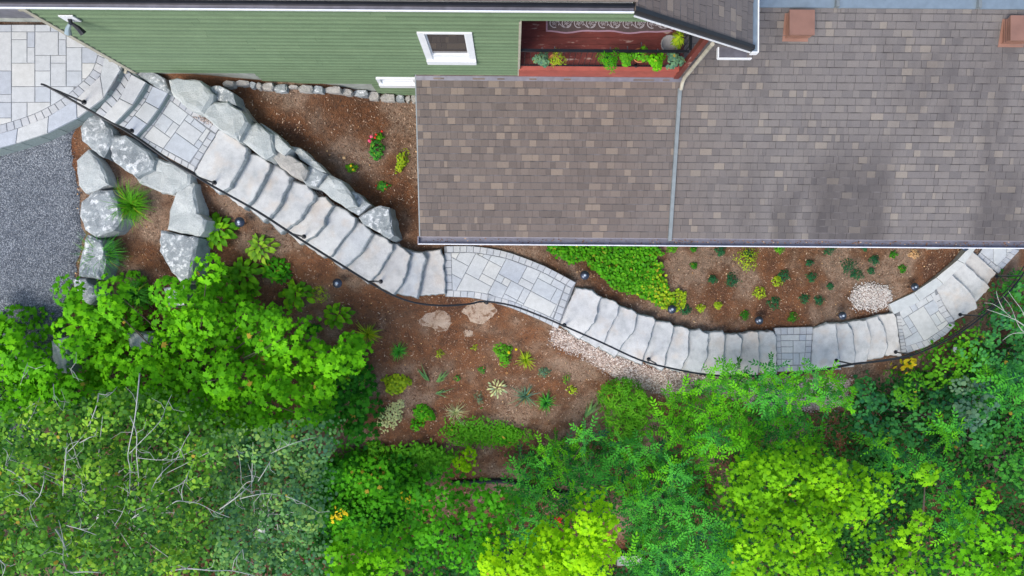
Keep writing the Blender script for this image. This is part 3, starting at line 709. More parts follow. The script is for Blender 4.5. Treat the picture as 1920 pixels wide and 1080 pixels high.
# ---------------------------------------------------------------- boulders
def boulder(poly, ztop, mat, label, name='boulder', seed=0, base=None, group=None, dome=.06, cat='boulder', spread=1.06):
    rnd = random.Random(seed*7+3); w2 = ccw(pxpoly(poly, ztop)); p = ccw(rough(w2, .10, .015, seed)); n = len(p)
    cx = sum(a[0] for a in p)/n; cy = sum(a[1] for a in p)/n; size = math.sqrt(abs(area(p)))
    if base is None: base = min(ztop-.18, min(gzs(a[0], a[1]) for a in w2)-.05)
    tx, ty = rnd.uniform(-.10, .10), rnd.uniform(-.10, .10)
    def ht(x, y): return ztop+(x-cx)*tx+(y-cy)*ty+noise2(x*2.6, y*2.6, seed)*dome*size
    V = [[(cx+(a[0]-cx)*.88+rnd.uniform(-.02, .02)*size, cy+(a[1]-cy)*.88+rnd.uniform(-.02, .02)*size) for a in p]]
    rim = V[0]; V = [[(x, y, ht(x, y)+rnd.uniform(-.012, .012)-.02*size) for x, y in rim]]
    V.append([(a[0], a[1], ht(a[0], a[1])-.09*size+rnd.uniform(-.02, .02)) for a in p])
    h = ztop-base
    for t_ in (.35, .7, 1.0):
        V.append([(cx+(a[0]-cx)*(1+(spread-1)*t_)+rnd.uniform(-.03, .03)*size, cy+(a[1]-cy)*(1+(spread-1)*t_)+rnd.uniform(-.03, .03)*size, ht(a[0], a[1])-.09*size-(h-.05*size)*t_) for a in p])
    v = [a for r in V for a in r]; f = []
    # broken top face: irregular facets instead of a fan
    gx0, gx1 = min(a for a, _ in rim), max(a for a, _ in rim); gy0, gy1 = min(b for _, b in rim), max(b for _, b in rim); ins = []; inner = [(cx+(a-cx)*.86, cy+(b-cy)*.86) for a, b in rim]
    for _ in range(400):
        a, b = rnd.uniform(gx0, gx1), rnd.uniform(gy0, gy1)
        if in_poly(a, b, inner) and all((a-q[0])**2+(b-q[1])**2 > (.17*size)**2 for q in ins): ins.append((a, b))
    vv, ee, ff, orig, *_ = geometry.delaunay_2d_cdt([Vector(q) for q in rim]+[Vector(q) for q in ins], [], [list(range(n))], 1, 1e-6)
    idm = {}
    for k_, (q, og) in enumerate(zip(vv, orig)):
        o_ = [w_ for w_ in og if w_ < n]
        if o_: idm[k_] = o_[0]
        else: idm[k_] = len(v); v.append((q.x, q.y, ht(q.x, q.y)+rnd.uniform(-.022, .022)*size))
    f = [tuple(idm[w_] for w_ in t3) for t3 in ff]
    for k in range(len(V)-1):
        for i in range(n):
            j = (i+1) % n; a_, b_, c_, d_ = k*n+i, (k+1)*n+i, (k+1)*n+j, k*n+j
            f += [(a_, b_, c_), (a_, c_, d_)] if (i+k+seed) % 2 else [(a_, b_, d_), (b_, c_, d_)]
    o = mk(name, v, f, mat); tag(o, label, cat, group); return o
RP, RL, RW = M['rock_plain'], M['rock_lichen'], M['rock_warm']
BO = [
 ([(250,130),(275,128),(308,147),(316,168),(312,173),(288,160),(255,142)], -.22, RL, 'flat lichened rock wedged between the patio steps and the green wall corner'),
 ([(316,150),(332,145),(375,150),(398,175),(397,186),(379,212),(360,207),(322,180)], .02, RP, 'big smooth blue grey boulder nearest the green wall above the top landing'),
 ([(390,163),(412,160),(437,175),(443,197),(425,192),(399,186)], -.15, RL, 'dark weathered boulder tucked behind the two largest smooth boulders'),
 ([(382,200),(400,190),(425,188),(450,207),(462,228),(446,264),(410,242),(380,214)], -.08, RP, 'large rounded grey boulder at the upper corner of the first slab step'),
 ([(443,193),(458,200),(477,228),(462,224)], -.45, RW, 'narrow brown grey stone behind the rounded boulder at the bed edge'),
 ([(455,236),(480,229),(508,250),(513,288),(496,298),(452,265)], -.3, RP, 'smooth angular boulder beside the second slab step'),
 ([(484,228),(512,247),(546,279),(534,292),(512,276),(505,252)], -.42, RP, 'long tilted grey rock leaning behind the angular boulder'),
 ([(506,283),(520,282),(543,290),(567,306),(576,319),(567,337),(545,328),(525,313)], -.5, RW, 'pale tan topped boulder beside the third slab step'),
 ([(546,275),(562,277),(600,311),(611,323),(590,316),(563,299)], -.7, RP, 'thin upright dark green slab stone at the back of the boulder row'),
 ([(577,312),(588,308),(611,325),(592,350),(574,347),(567,338)], -.72, RL, 'cracked lichened boulder beside the fourth slab step'),
 ([(592,350),(615,327),(640,338),(655,358),(664,376),(668,386),(648,390),(620,372)], -.9, RP, 'smooth green grey boulder beside the fifth and sixth slab steps'),
 ([(657,356),(672,362),(694,383),(671,403),(652,393),(667,385)], -1.15, RL, 'angular mottled boulder next to last in the row above the steps'),
 ([(672,407),(692,392),(712,385),(729,389),(738,442),(730,448),(702,432),(680,420)], -1.2, RL, 'rounded triangular lichened boulder at the lower end of the row above the steps'),
 ([(148,238),(162,214),(180,213),(207,241),(212,258),(195,296),(170,280),(150,262)], -.2, RL, 'white mottled boulder under the handrail touching the patio kerb'),
 ([(203,265),(212,252),(235,254),(275,284),(285,299),(280,316),(250,332),(225,312),(207,295)], -.25, RL, 'heavily lichened round boulder below the paved steps'),
 ([(250,330),(282,318),(286,292),(330,308),(358,326),(356,345),(322,364),(300,360),(258,342)], -.42, RP, 'flat smooth slab boulder under the handrail beside the top landing'),
 ([(139,300),(165,280),(182,297),(198,330),(200,345),(172,358),(157,362),(145,347)], -.25, RP, 'smooth upright grey boulder at the gravel edge, upper of the line'),
 ([(150,378),(170,358),(208,355),(222,390),(226,410),(210,432),(175,444),(155,430),(148,405)], -.3, RL, 'round white veined boulder at the gravel edge beside the green grass tuft'),
 ([(161,440),(190,452),(196,495),(186,524),(146,518),(148,480)], -.4, RL, 'grey boulder at the gravel edge half covered by the darker grass tuft'),
 ([(353,337),(365,345),(371,400),(386,413),(381,432),(370,442),(310,430),(312,395),(330,357)], -.45, RP, 'tall smooth wedge boulder beside the uppermost hosta'),
 ([(301,432),(371,446),(367,470),(350,530),(337,533),(317,510),(296,470)], -.6, RL, 'tapering mottled boulder below the wedge boulder'),
 ([(133,520),(160,522),(186,553),(170,572),(140,552)], -.55, RL, 'small mottled boulder at the gravel edge partly under maple leaves'),
 ([(238,622),(286,630),(278,656),(245,658)], -.7, RP, 'pale flat boulder showing through a gap in the maple leaves'),
 ([(95,640),(125,630),(125,700),(100,700)], -.55, RP, 'pale boulder at the gravel edge showing below the maple leaves'),
 ([(305,540),(345,535),(345,572),(315,578)], -.75, RL, 'mottled stone end showing through the maple crown below the tapering boulder'),
]
for i, (pl, z, m, lb) in enumerate(BO):
    boulder(pl, z, m, lb, seed=i+1, group='boulders retaining the beds by the steps')
# row of small stones at the foot of the green wall
ST = [(748,838,600,655),(840,948,600,642),(950,998,608,660),(1000,1040,615,670),(1045,1130,620,680),(1132,1230,625,690),(1236,1313,633,665),(1316,1425,640,692),(1420,1503,643,697),(1505,1635,650,695),(1638,1720,663,710),(1722,1838,670,720),(1842,1925,683,752),(1930,2043,703,762),(2046,2114,710,764),(2118,2160,715,768),(2162,2204,710,772)]
BASE_L = ['leftmost brown rubble stone against the foundation','dark flat rubble stone','small pale rubble stone near the first concrete strip','grey block stone near the concrete strip','blocky pale foundation stone','squarish pale stone with a rounded front','thin low grey stone','wide wedge shaped pale stone','brown grey lumpy stone','long low bleached stone below the concrete strip','rough grey triangular stone','long tan topped stone','angled tan stone beside the notch in the siding','large square tan stone below the basement window','upright pale block below the basement window','small narrow stone near the lower roof','last rubble stone beside the lower roof edge']
for i, (x0, x1, y0, y1) in enumerate(ST):
    X0, X1, Y0, Y1 = 480+(x0-1000)/4, 480+(x1-1000)/4, y0/4, y1/4
    r = random.Random(i); j = lambda: r.uniform(-2.0, 2.0)
    g = G((X0+X1)/2, (Y0+Y1)/2); zt = g.z+.10
    pl = [(X0+1, Y0+3), ((X0*2+X1)/3, Y0+j()*.6), (X1-2, Y0+1+j()*.5), (X1, (Y0+Y1)/2+j()), (X1-2+j(), Y1-1), ((X0+X1)/2, Y1+j()*.5), (X0+2, Y1-1), (X0, (Y0+Y1)/2)]
    boulder(pl, zt, [RW, RW, RL][i % 3], BASE_L[i]+' at the foot of the green wall' if 'wall' not in BASE_L[i] else BASE_L[i], name='foundation_stone', seed=40+i, group='small stones along the foot of the green wall', dome=.08, cat='stone')

# ---------------------------------------------------------------- the house (its own axes, turned a touch clockwise)
HR = R(-.42)
house = tag(empty('house', (0, 0, 0), 0), 'green clapboard house with brown shingled roofs, gutters and a recessed red balcony', 'house')
def hw(x, y, z): return Vector((x*math.cos(HR)-y*math.sin(HR), x*math.sin(HR)+y*math.cos(HR), z))
YW = 4.13
wall = empty('wall', (0, YW, 0), parent=house)
rb = random.Random(3)
pitch = .158
z = 3.32; rows = []
while z > -1.75: rows.append(z); z -= pitch
def board(x0, x1, zt, zb):
    # lapped board: thick lower edge stands proud
    zm = zb+(zt-zb)*.26
    v = [(x0,YW-.010,zt),(x1,YW-.010,zt),(x1,YW-.031,zb),(x0,YW-.031,zb),(x0,YW+.004,zt),(x1,YW+.004,zt),(x1,YW+.004,zb),(x0,YW+.004,zb),(x0,YW-.015,zm),(x1,YW-.015,zm)]
    mk('siding_board', v, [(0,8,9,1),(8,3,2,9),(4,5,6,7),(0,1,5,4),(3,7,6,2),(0,4,7,3,8),(1,9,2,6,5)], M['siding'], wall)
WIN = (-1.565, -.675, .56, 2.02); WIN2 = (-2.71, -1.92, -.9, -.42)
for zt in rows:
    zb = zt-pitch
    spans = []
    x1 = .08 if zb < 2.42 else min(3.2, 1.74+(3.16-zt)/.69) if zt < 3.16 else 1.7
    x0 = -7.30
    if zb < -.16: x0 = -5.02
    if zb < -.82: x0 = -2.88
    if zb < -.26: x1 = -1.93
    cuts = []
    if zb < WIN[3]+.02 and zt > WIN[2]-.02: cuts.append((WIN[0]-.005, WIN[1]+.005))
    if zb < WIN2[3]+.02 and zt > WIN2[2]-.02: cuts.append((WIN2[0]-.005, WIN2[1]+.3))
    segs = [(x0, x1)]
    for a, b in cuts:
        segs = [s for q in segs for s in ((q[0], min(q[1], a)), (max(q[0], b), q[1])) if s[1]-s[0] > .03]
    for a, b in segs:
        L_ = b-a
        if L_ > 3.5:
            c = a+L_*rb.uniform(.3, .7); board(a, c-.0015, zt, zb); board(c+.0015, b, zt, zb)
        else: board(a, b, zt, zb)
box('foundation', -7.28, -5.0, YW+.006, YW+.25, -1.2, -.16, M['concrete'], wall)
box('foundation', -5.0, -2.86, YW+.008, YW+.25, -2.0, -.80, M['concrete'], wall)
box('foundation', -2.86, -1.7, YW+.010, YW+.25, -2.6, -1.72, M['concrete'], wall)
box('wall_core', -7.26, .07, YW+.05, YW+.2, -.15, 3.3, M['siding'], wall)
box('wall_core', -4.98, -1.6, YW+.052, YW+.2, -.79, -.15, M['siding'], wall)
box('wall_core', -2.84, -1.6, YW+.054, YW+.2, -1.7, -.79, M['siding'], wall)
mk('header', [(x, y, z) for y in (YW+.012, YW+.2) for x, z in ((.06,2.42),(2.75,2.42),(1.74,3.15),(.06,3.15))], [(0,1,2,3),(7,6,5,4),(0,4,5,1),(1,5,6,2),(2,6,7,3),(3,7,4,0)], M['siding'], wall)
box('end_wall', -7.27, -7.1, YW+.2, 9, -.9, 3.3, M['siding'], wall)
box('end_wall', 3.03, 3.2, 5.9, 9, .0, 2.1, M['siding'], wall)
box('back_wall', -7.1, 3.03, 8.8, 9, -.9, 3.3, M['siding'], wall)
# corner board and the downspout on the wall corner
box('corner_board', -7.36, -7.28, YW-.035, YW+.10, -.22, 3.3, M['cream'], wall)
dsp = empty('downspout', (-7.42, YW+.02, -.1), parent=house)
MB().tube([(-7.10, 3.98, 3.22),(-7.22, 4.03, 3.10),(-7.40, YW+.03, 2.92),(-7.41, YW+.03, 1.0),(-7.41, YW+.03, -.05),(-7.46, YW-.05, -.12)], .038, 8).build('pipe', M['cream'], dsp)
for zz in (2.7, .4): box('bracket', -7.46, -7.355, YW-.012, YW+.08, zz, zz+.03, M['cream'], dsp)
# recessed part behind the patio corner with a dark door base
rec = empty('entry_wall', (-9, 5.04, 0), parent=house)
box('dark_door', -14, -7.52, 5.05, 5.2, 0.02, 2.2, M['gutter'], rec); box('door_sill', -14, -7.52, 5.0, 5.05, .0, .05, M['concrete'], rec)
box('trim', -14, -7.5, 5.03, 5.05, .52, .60, M['cream'], rec); box('wall_panel', -14, -7.3, 5.06, 5.26, 2.2, 3.3, M['siding'], rec)

def window(x0, x1, z0, z1, fr, rec_, sillh, tag_=None):
    wn = empty('window', ((x0+x1)/2, YW, z0), parent=house)
    b = MB()
    # outer casing, four mitre-free pieces butted end to end
    b.box(x0, x1, YW-.045, YW+.03, z1-fr*.35, z1); b.build('head_casing', M['white'], wn)
    MB().box(x0, x0+fr, YW-.045, YW+.03, z0+sillh, z1-fr*.35).build('side_casing', M['white'], wn)
    MB().box(x1-fr, x1, YW-.045, YW+.03, z0+sillh, z1-fr*.35).build('side_casing', M['white'], wn)
    MB().box(x0-.0, x1+.0, YW-.075, YW+.05, z0, z0+sillh).build('sill', M['white'], wn)
    # sash
    s = .045; a0, a1, c0, c1 = x0+fr, x1-fr, z0+sillh, z1-fr*.35
    bh = min(.2, (c1-c0)*.4); sash = box('sash', a0, a1, YW-.02, YW+.028, c0, c0+bh, M['white'], wn)
    box('sash', a0, a0+s*.5, YW+.0, YW+.028, c0+bh, c1-s*.4, M['white'], wn); box('sash', a1-s*.5, a1, YW+.0, YW+.028, c0+bh, c1-s*.4, M['white'], wn)
    box('sash', a0, a1, YW+.0, YW+.028, c1-s*.4, c1, M['white'], wn)
    box('pane', a0+s*.5, a1-s*.5, YW+.012, YW+.016, c0+bh, c1-s*.4, M['glass'], wn)
window(*WIN, .115, 0, .17); window(*WIN2, .07, 0, .17)

# shingled roofs
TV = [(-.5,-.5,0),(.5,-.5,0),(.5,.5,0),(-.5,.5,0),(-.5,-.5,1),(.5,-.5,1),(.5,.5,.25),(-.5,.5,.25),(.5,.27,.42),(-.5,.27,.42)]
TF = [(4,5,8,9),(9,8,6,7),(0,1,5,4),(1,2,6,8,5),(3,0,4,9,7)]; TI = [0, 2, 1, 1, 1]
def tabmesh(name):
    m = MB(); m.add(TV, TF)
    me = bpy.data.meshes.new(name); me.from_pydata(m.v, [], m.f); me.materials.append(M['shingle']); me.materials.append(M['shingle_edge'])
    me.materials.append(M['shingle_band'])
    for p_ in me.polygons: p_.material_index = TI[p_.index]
    return me
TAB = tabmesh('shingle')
def roof_plane(name, O, U, V, uspan, vlen, expo, hole=None, nparts=300, seed=0, u_of_v=None, prefer=None):
    """O: origin on the eave, U: unit along the eave, V: unit up the slope"""
    r = random.Random(seed); O, U, V = Vector(O), Vector(U).normalized(), Vector(V).normalized(); Nn = U.cross(V).normalized()
    root = empty(name, O, parent=house)
    tabs = []
    k = 0; v = 0.0
    while v < vlen:
        u0, u1 = (uspan if u_of_v is None else u_of_v(v))
        u = u0-r.uniform(0, .25); 
        while u < u1:
            wd = r.choice([.07,.10,.13,.14,.16,.17,.21,.24]); a, b = max(u, u0), min(u+wd, u1)
            if b-a > .02:
                lift = r.choice([.013, .013, .016, .022])
                tabs.append(((a+b)/2, v+expo/2, b-a-.003, min(expo*1.12, vlen-v+.02), lift))
            u += wd
        v += expo; k += 1
    core = []
    u0, u1 = uspan if u_of_v is None else (min(u_of_v(0)[0], u_of_v(vlen)[0]), max(u_of_v(0)[1], u_of_v(vlen)[1]))
    if u_of_v is None: q = [(u0, 0), (u1, 0), (u1, vlen), (u0, vlen)]
    else: q = [(u_of_v(0)[0], 0), (u_of_v(0)[1], 0), (u_of_v(vlen)[1], vlen), (u_of_v(vlen)[0], vlen)]
    top = [O+U*a+V*b-Nn*.003 for a, b in q]; bot = [p-Nn*.06 for p in top]
    mk('roof_deck', top+bot, [(0,1,2,3),(7,6,5,4),(0,4,5,1),(1,5,6,2),(2,6,7,3),(3,7,4,0)], M['shingle'], root)
    def vis(t):
        p = O+U*t[0]+V*t[1]; q = hw(p.x, p.y, p.z); d = CZ-q.z; px, py = 960+q.x*F/d, 540-q.y*F/d
        return 0 < px < 1920 and 0 < py < 1080, px, py, d
    sc = []
    for i, t in enumerate(tabs):
        ok, px, py, d = vis(t); sc.append((0 if ok else 1, -(t[2]*min(t[3], expo))/d**2, i))
    sc.sort(); first = set(i for _, _, i in sc[:nparts])
    import mathutils
    mat = mathutils.Matrix((U, V, Nn)).transposed()
    eul = mat.to_euler(); rest = MB()
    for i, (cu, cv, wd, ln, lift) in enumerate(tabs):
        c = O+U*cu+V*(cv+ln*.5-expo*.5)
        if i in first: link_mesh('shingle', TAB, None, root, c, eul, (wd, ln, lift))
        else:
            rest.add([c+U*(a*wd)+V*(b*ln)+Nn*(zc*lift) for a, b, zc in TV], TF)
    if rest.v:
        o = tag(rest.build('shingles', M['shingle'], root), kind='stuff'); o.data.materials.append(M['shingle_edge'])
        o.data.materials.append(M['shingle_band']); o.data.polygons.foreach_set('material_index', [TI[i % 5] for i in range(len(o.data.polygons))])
    return root
RS = .253; ZE = -1.02; YE = 1.046
def rz(y): return -.24-RS*(YW-y)
roof_plane('lower_roof', (0, YE, ZE), (1,0,0), (0,1,RS), (-1.892, 3.215), math.hypot(YW-YE, (YW-YE)*RS), .1405, seed=2, nparts=150)
YT = 5.36
roof_plane('lower_roof', (0, YE, ZE), (1,0,0), (0,1,RS), (3.2155, 12.5), math.hypot(YT-YE, (YT-YE)*RS), .1405, seed=4, nparts=150)
# lower house walls under that roof
box('lower_wall', -1.6, 12.2, 1.45, 1.6, -7.5, -1.12, M['siding'], wall)
box('lower_wall', -1.6, -1.45, 1.6, YW, -7.0, -1.12, M['siding'], wall)
box('soffit', -1.87, 12.4, YE+.02, 1.45, -1.14, -1.10, M['white'], wall)
# flashing where roof meets wall
def slab_on_roof(name, x0, x1, y0, y1, up0, up1, mat, parent=house):
    v = [(x, y, rz(y)+u) for u in (up0, up1) for x, y in ((x0,y0),(x1,y0),(x1,y1),(x0,y1))]
    return mk(name, v, [(0,3,2,1),(4,5,6,7),(0,1,5,4),(1,2,6,5),(2,3,7,6),(3,0,4,7)], mat, parent)
slab_on_roof('flashing', -1.89, 3.28, YW-.11, YW-.03, .010, .018, M['gutter'])
slab_on_roof('rake_trim', -1.915, -1.893, YE, YW, -.09, .004, M['pipe'])
# ridge flashing, top right
rg = empty('ridge_flashing', (6, 5.4, .1), parent=house)
xx = 3.95
for a, b in ((3.3, 6.05), (6.11, 8.72), (8.78, 12.4)):
    zt = rz(YT)
    v = [(a, YT-.02, zt+.03), (b, YT-.02, zt+.03), (b, YT+.34, zt+.10), (a, YT+.34, zt+.10), (a, YT-.02, zt-.03), (b, YT-.02, zt-.03), (b, YT+.34, zt-.03), (a, YT+.34, zt-.03)]
    mk('metal_panel', v, [(0,1,2,3),(0,4,5,1),(1,5,6,2),(3,7,4,0),(2,6,7,3)], M['bluemetal'], rg)
for a in (6.05, 8.72): box('seam', a, a+.06, YT-.03, YT+.35, rz(YT)+.035, rz(YT)+.125, M['pipe'], rg)
box('far_roof', 3.3, 14, YT+.345, 9, -.2, rz(YT)+.07, M['bluemetal'], house)
# lower gutter
gt = empty('gutter', (5, YE-.08, ZE-.1), parent=house)
x0, x1 = -1.93, 12.5
MB().box(x0, x1, YE-.150, YE-.140, ZE-.11, ZE+.005).build('front_lip', M['gutterlip'], gt)
MB().box(x0, x1, YE-.166, YE-.151, ZE-.015, ZE+.012).build('rolled_edge', M['white'], gt)
MB().box(x0, x1, YE-.14, YE-.01, ZE-.11, ZE-.095).build('trough', M['gutter'], gt)
MB().box(x0, x1, YE-.012, YE-.002, ZE-.11, ZE-.018).build('back', M['gutterlip'], gt)
MB().box(x0-.012, x0, YE-.166, YE, ZE-.11, ZE+.01).build('end_cap', M['gutterlip'], gt)
b = MB(); r = random.Random(9)
for _ in range(380):
    x = r.uniform(2.9, 12.3) if r.random() < .8 else r.uniform(-1.8, 3); y = YE-r.uniform(.03, .11); s = r.uniform(.006, .016)
    b.add([(x-s, y-s*.6, ZE-.09), (x+s, y-s*.4, ZE-.088), (x+s*.7, y+s, ZE-.084), (x-s, y+s*.7, ZE-.088)], [(0,1,2,3)])
tag(b.build('debris', M['chip'], gt), kind='stuff')
# white soffit board on the lower roof's top-left is part of the fascia
box('fascia_board', -1.9, 12.4, YE+.0, YE+.018, ZE-.16, ZE-.065, M['white'], house)

# upper roof: south slope and the steep side slope that sweeps down over the balcony
sl_ = .5; n_ = math.hypot(1, sl_)
def u_s(v):
    y = v/n_; return (-16.0, 1.74-(sl_/.69)*y)
roof_plane('upper_roof', (0, 4.03, 3.42), (1,0,0), (0,1,sl_), None, 4.2, .15, seed=6, nparts=150, u_of_v=u_s)
# side slope falls towards +x; its courses run along y
e0x, e0z = 3.90, 1.83
vl = math.hypot(3.90-1.74, 3.32-1.83)
def u_e(v):
    return (-1.0*0-0.0, 0) 
def u_side(v):
    # U runs along -y... eave along y from 3.95 up
    return (3.95, 9.0)
roof_plane('side_roof', (e0x, 0, e0z), (0,1,0), (-(3.90-1.74), 0, 3.32-1.83), (3.95, 9.0), vl, .145, seed=8, nparts=150)
box_v = [(1.70,3.93,3.32),(3.93,3.93,1.80)]
mk('rake_board', [(1.72,3.925,3.36),(3.93,3.925,1.86),(3.93,3.925,1.70),(1.72,3.925,3.20),(1.72,3.945,3.36),(3.93,3.945,1.86),(3.93,3.945,1.70),(1.72,3.945,3.20)],
   [(0,3,2,1),(4,5,6,7),(0,1,5,4),(2,3,7,6),(1,2,6,5),(0,4,7,3)], M['black'], house)
mk('rake_trim', [(1.72,3.908,3.22),(3.97,3.908,1.70),(3.97,3.908,1.67),(1.72,3.908,3.19),(1.72,3.924,3.22),(3.97,3.924,1.70),(3.97,3.924,1.67),(1.72,3.924,3.19)],
   [(0,3,2,1),(4,5,6,7),(0,1,5,4),(2,3,7,6),(1,2,6,5),(0,4,7,3)], M['white'], house)
mk('rake_edge', [(1.72,3.924,3.385),(3.93,3.924,1.885),(3.93,3.985,1.885),(1.72,3.985,3.385),(1.72,3.924,3.365),(3.93,3.924,1.865),(3.93,3.985,1.865),(1.72,3.985,3.365)],
   [(0,1,2,3),(0,4,5,1),(1,5,6,2),(2,6,7,3),(0,3,7,4)], M['black'], house)
sg = empty('side_gutter', (3.95, 5, 1.7), parent=house)
MB().box(3.915, 3.995, 3.90, 9, 1.70, 1.80).build('trough', M['bluemetal'], sg); MB().box(3.996, 4.012, 3.90, 9, 1.72, 1.83).build('front_lip', M['white'], sg)
MB().box(3.9, 4.012, 3.885, 3.899, 1.70, 1.83).build('end_cap', M['white'], sg)
er = empty('eave_return', (3.7, 3.87, 1.6), parent=house)
MB().box(3.42, 3.98, 3.86, 3.874, 1.52, 1.60).build('trim', M['white'], er); MB().box(3.44, 3.9, 3.875, 4.05, 1.54, 1.58).build('soffit', M['gutter'], er); MB().box(3.41, 3.43, 3.875, 4.05, 1.52, 1.60).build('trim', M['white'], er)
# upper gutter: dark trough with a crisp white lip
ug = empty('upper_gutter', (-4, 3.95, 3.3), parent=house)
MB().box(-16, 1.70, 3.985, 4.03, 3.25, 3.37).build('back', M['black'], ug)
MB().box(-16, 1.70, 3.925, 3.985, 3.295, 3.31).build('trough', M['gutter'], ug)
MB().box(-16, 1.70, 3.908, 3.924, 3.31, 3.345).build('front_lip', M['white'], ug)
box('soffit', -7.3, 1.7, 4.0, YW-.03, 3.20, 3.24, M['white'], house)

# recessed balcony
bal = empty('balcony', (1.6, YW, 0), parent=house)
zf = .2
for i in range(14):
    y0 = YW+.06+i*.13
    box('floor_board', .12, 3.18, y0, y0+.126, zf-.03, zf+r.uniform(-.001, .001), M['deck'], bal)
box('fascia', .10, 3.14, YW-.03, YW+.055, -.22, .17, M['fascia'], bal); box('ledge', .10, 3.15, YW-.045, YW+.056, .171, .20, M['fascia'], bal)
box('floor_joists', .1, 3.2, YW+.058, 5.95, .0, .165, M['deck'], bal)
box('side_wall', -.0, .075, YW+.2, 5.95, .0, 3.2, M['deck'], bal); box('rear_wall', .1, 3.2, 5.92, 6.0, .2, 2.4, M['deck'], bal)
box('jamb', .078, .118, YW-.03, YW+.22, -.2, 2.42, M['cream'], bal)
rl = empty('railing', (1.6, YW, .3), parent=house)
def rail(x0, y0, x1, y1):
    m = MB(); 
    if y0 == y1: m.box(x0, x1, y0-.024, y0+.024, 1.07, 1.10)
    else: m.box(x0-.024, x0+.024, y0, y1, 1.071, 1.099)
    m.build('top_rail', M['black'], rl)
    m = MB()
    if y0 == y1: m.box(x0, x1, y0-.012, y0+.012, .28, .30)
    else: m.box(x0-.012, x0+.012, y0, y1, .281, .299)
    m.build('bottom_rail', M['black'], rl)
rail(.12, YW+.02, 3.06, YW+.02); rail(3.085, YW+.045, 3.085, 5.8)
for i in range(29): x = .2+i*.1; MB().box(x-.004, x+.004, YW+.016, YW+.024, .30, 1.07).build('baluster', M['black'], rl)
for i in range(14): y = YW+.15+i*.12; MB().box(3.079, 3.091, y-.006, y+.006, .30, 1.07).build('baluster', M['black'], rl)
# post at the open corner and its downspout running down on to the roof
box('corner_post', 3.10, 3.195, YW-.06, YW+.04, -.22, 1.9, M['deck'], bal)
dp = empty('downspout', (3.25, 4.03, -.2), parent=house)
MB().tube([(3.23,3.99,1.9),(3.235,4.0,1.80),(3.25,4.02,1.6),(3.25,4.02,.02),(3.245,3.97,-.10),(3.24,3.86,-.20)], .036, 8).build('pipe', M['cream'], dp)
pts = [(3.235, 3.90), (3.232, 3.0), (3.23, 2.0), (3.228, YE+.0), (3.226, YE-.06)]
m = MB()
v = []; 
for x, y in pts:
    zz = rz(y)
    v += [(x-.04, y, zz+.012), (x-.034, y, zz+.062), (x+.034, y, zz+.062), (x+.04, y, zz+.012)]
f = [(i*4+k, i*4+4+k, i*4+5+k, i*4+1+k) for i in range(len(pts)-1) for k in range(3)]+[(0,1,2,3), tuple(reversed([(len(pts)-1)*4+k for k in range(4)]))]
mk('roof_pipe', v, f, M['pipe'], dp)
# turn the whole house
house.rotation_euler = (0, 0, HR)

# roof vents on the lower roof: things of their own
def roof_vent(x, y, label):
    p = hw(x, y, rz(y)); t = tag(empty('roof_vent', p, HR), label, 'roof vent', 'metal roof vents')
    def part(name, hx, z0, z1, mat, hy=None, slope=0):
        hy = hy or hx
        v = [(-hx,-hy,z0-RS*hy*slope),(hx,-hy,z0-RS*hy*slope),(hx,hy,z0+RS*hy*slope),(-hx,hy,z0+RS*hy*slope),(-hx,-hy,z1),(hx,-hy,z1),(hx,hy,z1),(-hx,hy,z1)]
        v = [(a, b, c) for a, b, c in v]
        me = bpy.data.meshes.new(name); me.from_pydata(v, [], [(0,3,2,1),(4,5,6,7),(0,1,5,4),(1,2,6,5),(2,3,7,6),(3,0,4,7)])
        o = bpy.data.objects.new(name, me); COL.objects.link(o); me.materials.append(mat); o.parent = t; return o
    v0 = part('base_plate', .245, .008, .014, M['terracotta'], slope=1)
    me = v0.data
    for q in me.vertices: q.co.z = (.008 if q.co.z < .01+RS*q.co.y and False else 0)+RS*q.co.y+(.012 if q.index < 4 else .022)
    part('collar', .19, -.05, .08, M['terracotta'])
    for i in range(3): part('louvre', .222, .08+.055*i+.001, .095+.055*i, M['terracotta']); part('inner_box', .195, .095+.055*i+.001, .134+.055*i, M['gutter'])
    part('cap', .235, .247, .28, M['terracotta'])
    return t
roof_vent(5.38, 5.00, 'terracotta coloured square louvred roof vent, the one fully in view near the metal ridge')
roof_vent(9.52, 4.93, 'terracotta coloured square roof vent cut off by the right edge of the picture')

# flood light on the wall
p = hw(-7.4+.35, YW-.03, 2.35)
wl = P(128, 33, 2.55); fl = tag(empty('wall_floodlight', (wl.x, hw(-6.9, YW-.03, 0).y, 2.5)), 'small twin head floodlight on a white plate, high on the green wall corner', 'wall light')
wx, wy, wz = W[fl.name]
box('back_plate', wx-.11, wx+.11, wy-.02, wy+.001, wz-.1, wz+.12, M['white'], fl)
MB().tube([(wx, wy-.02, wz+.02), (wx, wy-.09, wz-.03)], .03, 8).build('arm', M['black'], fl)
for s in (-1, 1):
    h = MB(); h.tube([(wx+s*.02, wy-.08, wz-.02), (wx+s*.08, wy-.13, wz-.07), (wx+s*.12, wy-.19, wz-.13)], .025, 10, .055).build('lamp_head', M['bulb'] if s < 0 else M['black'], fl)

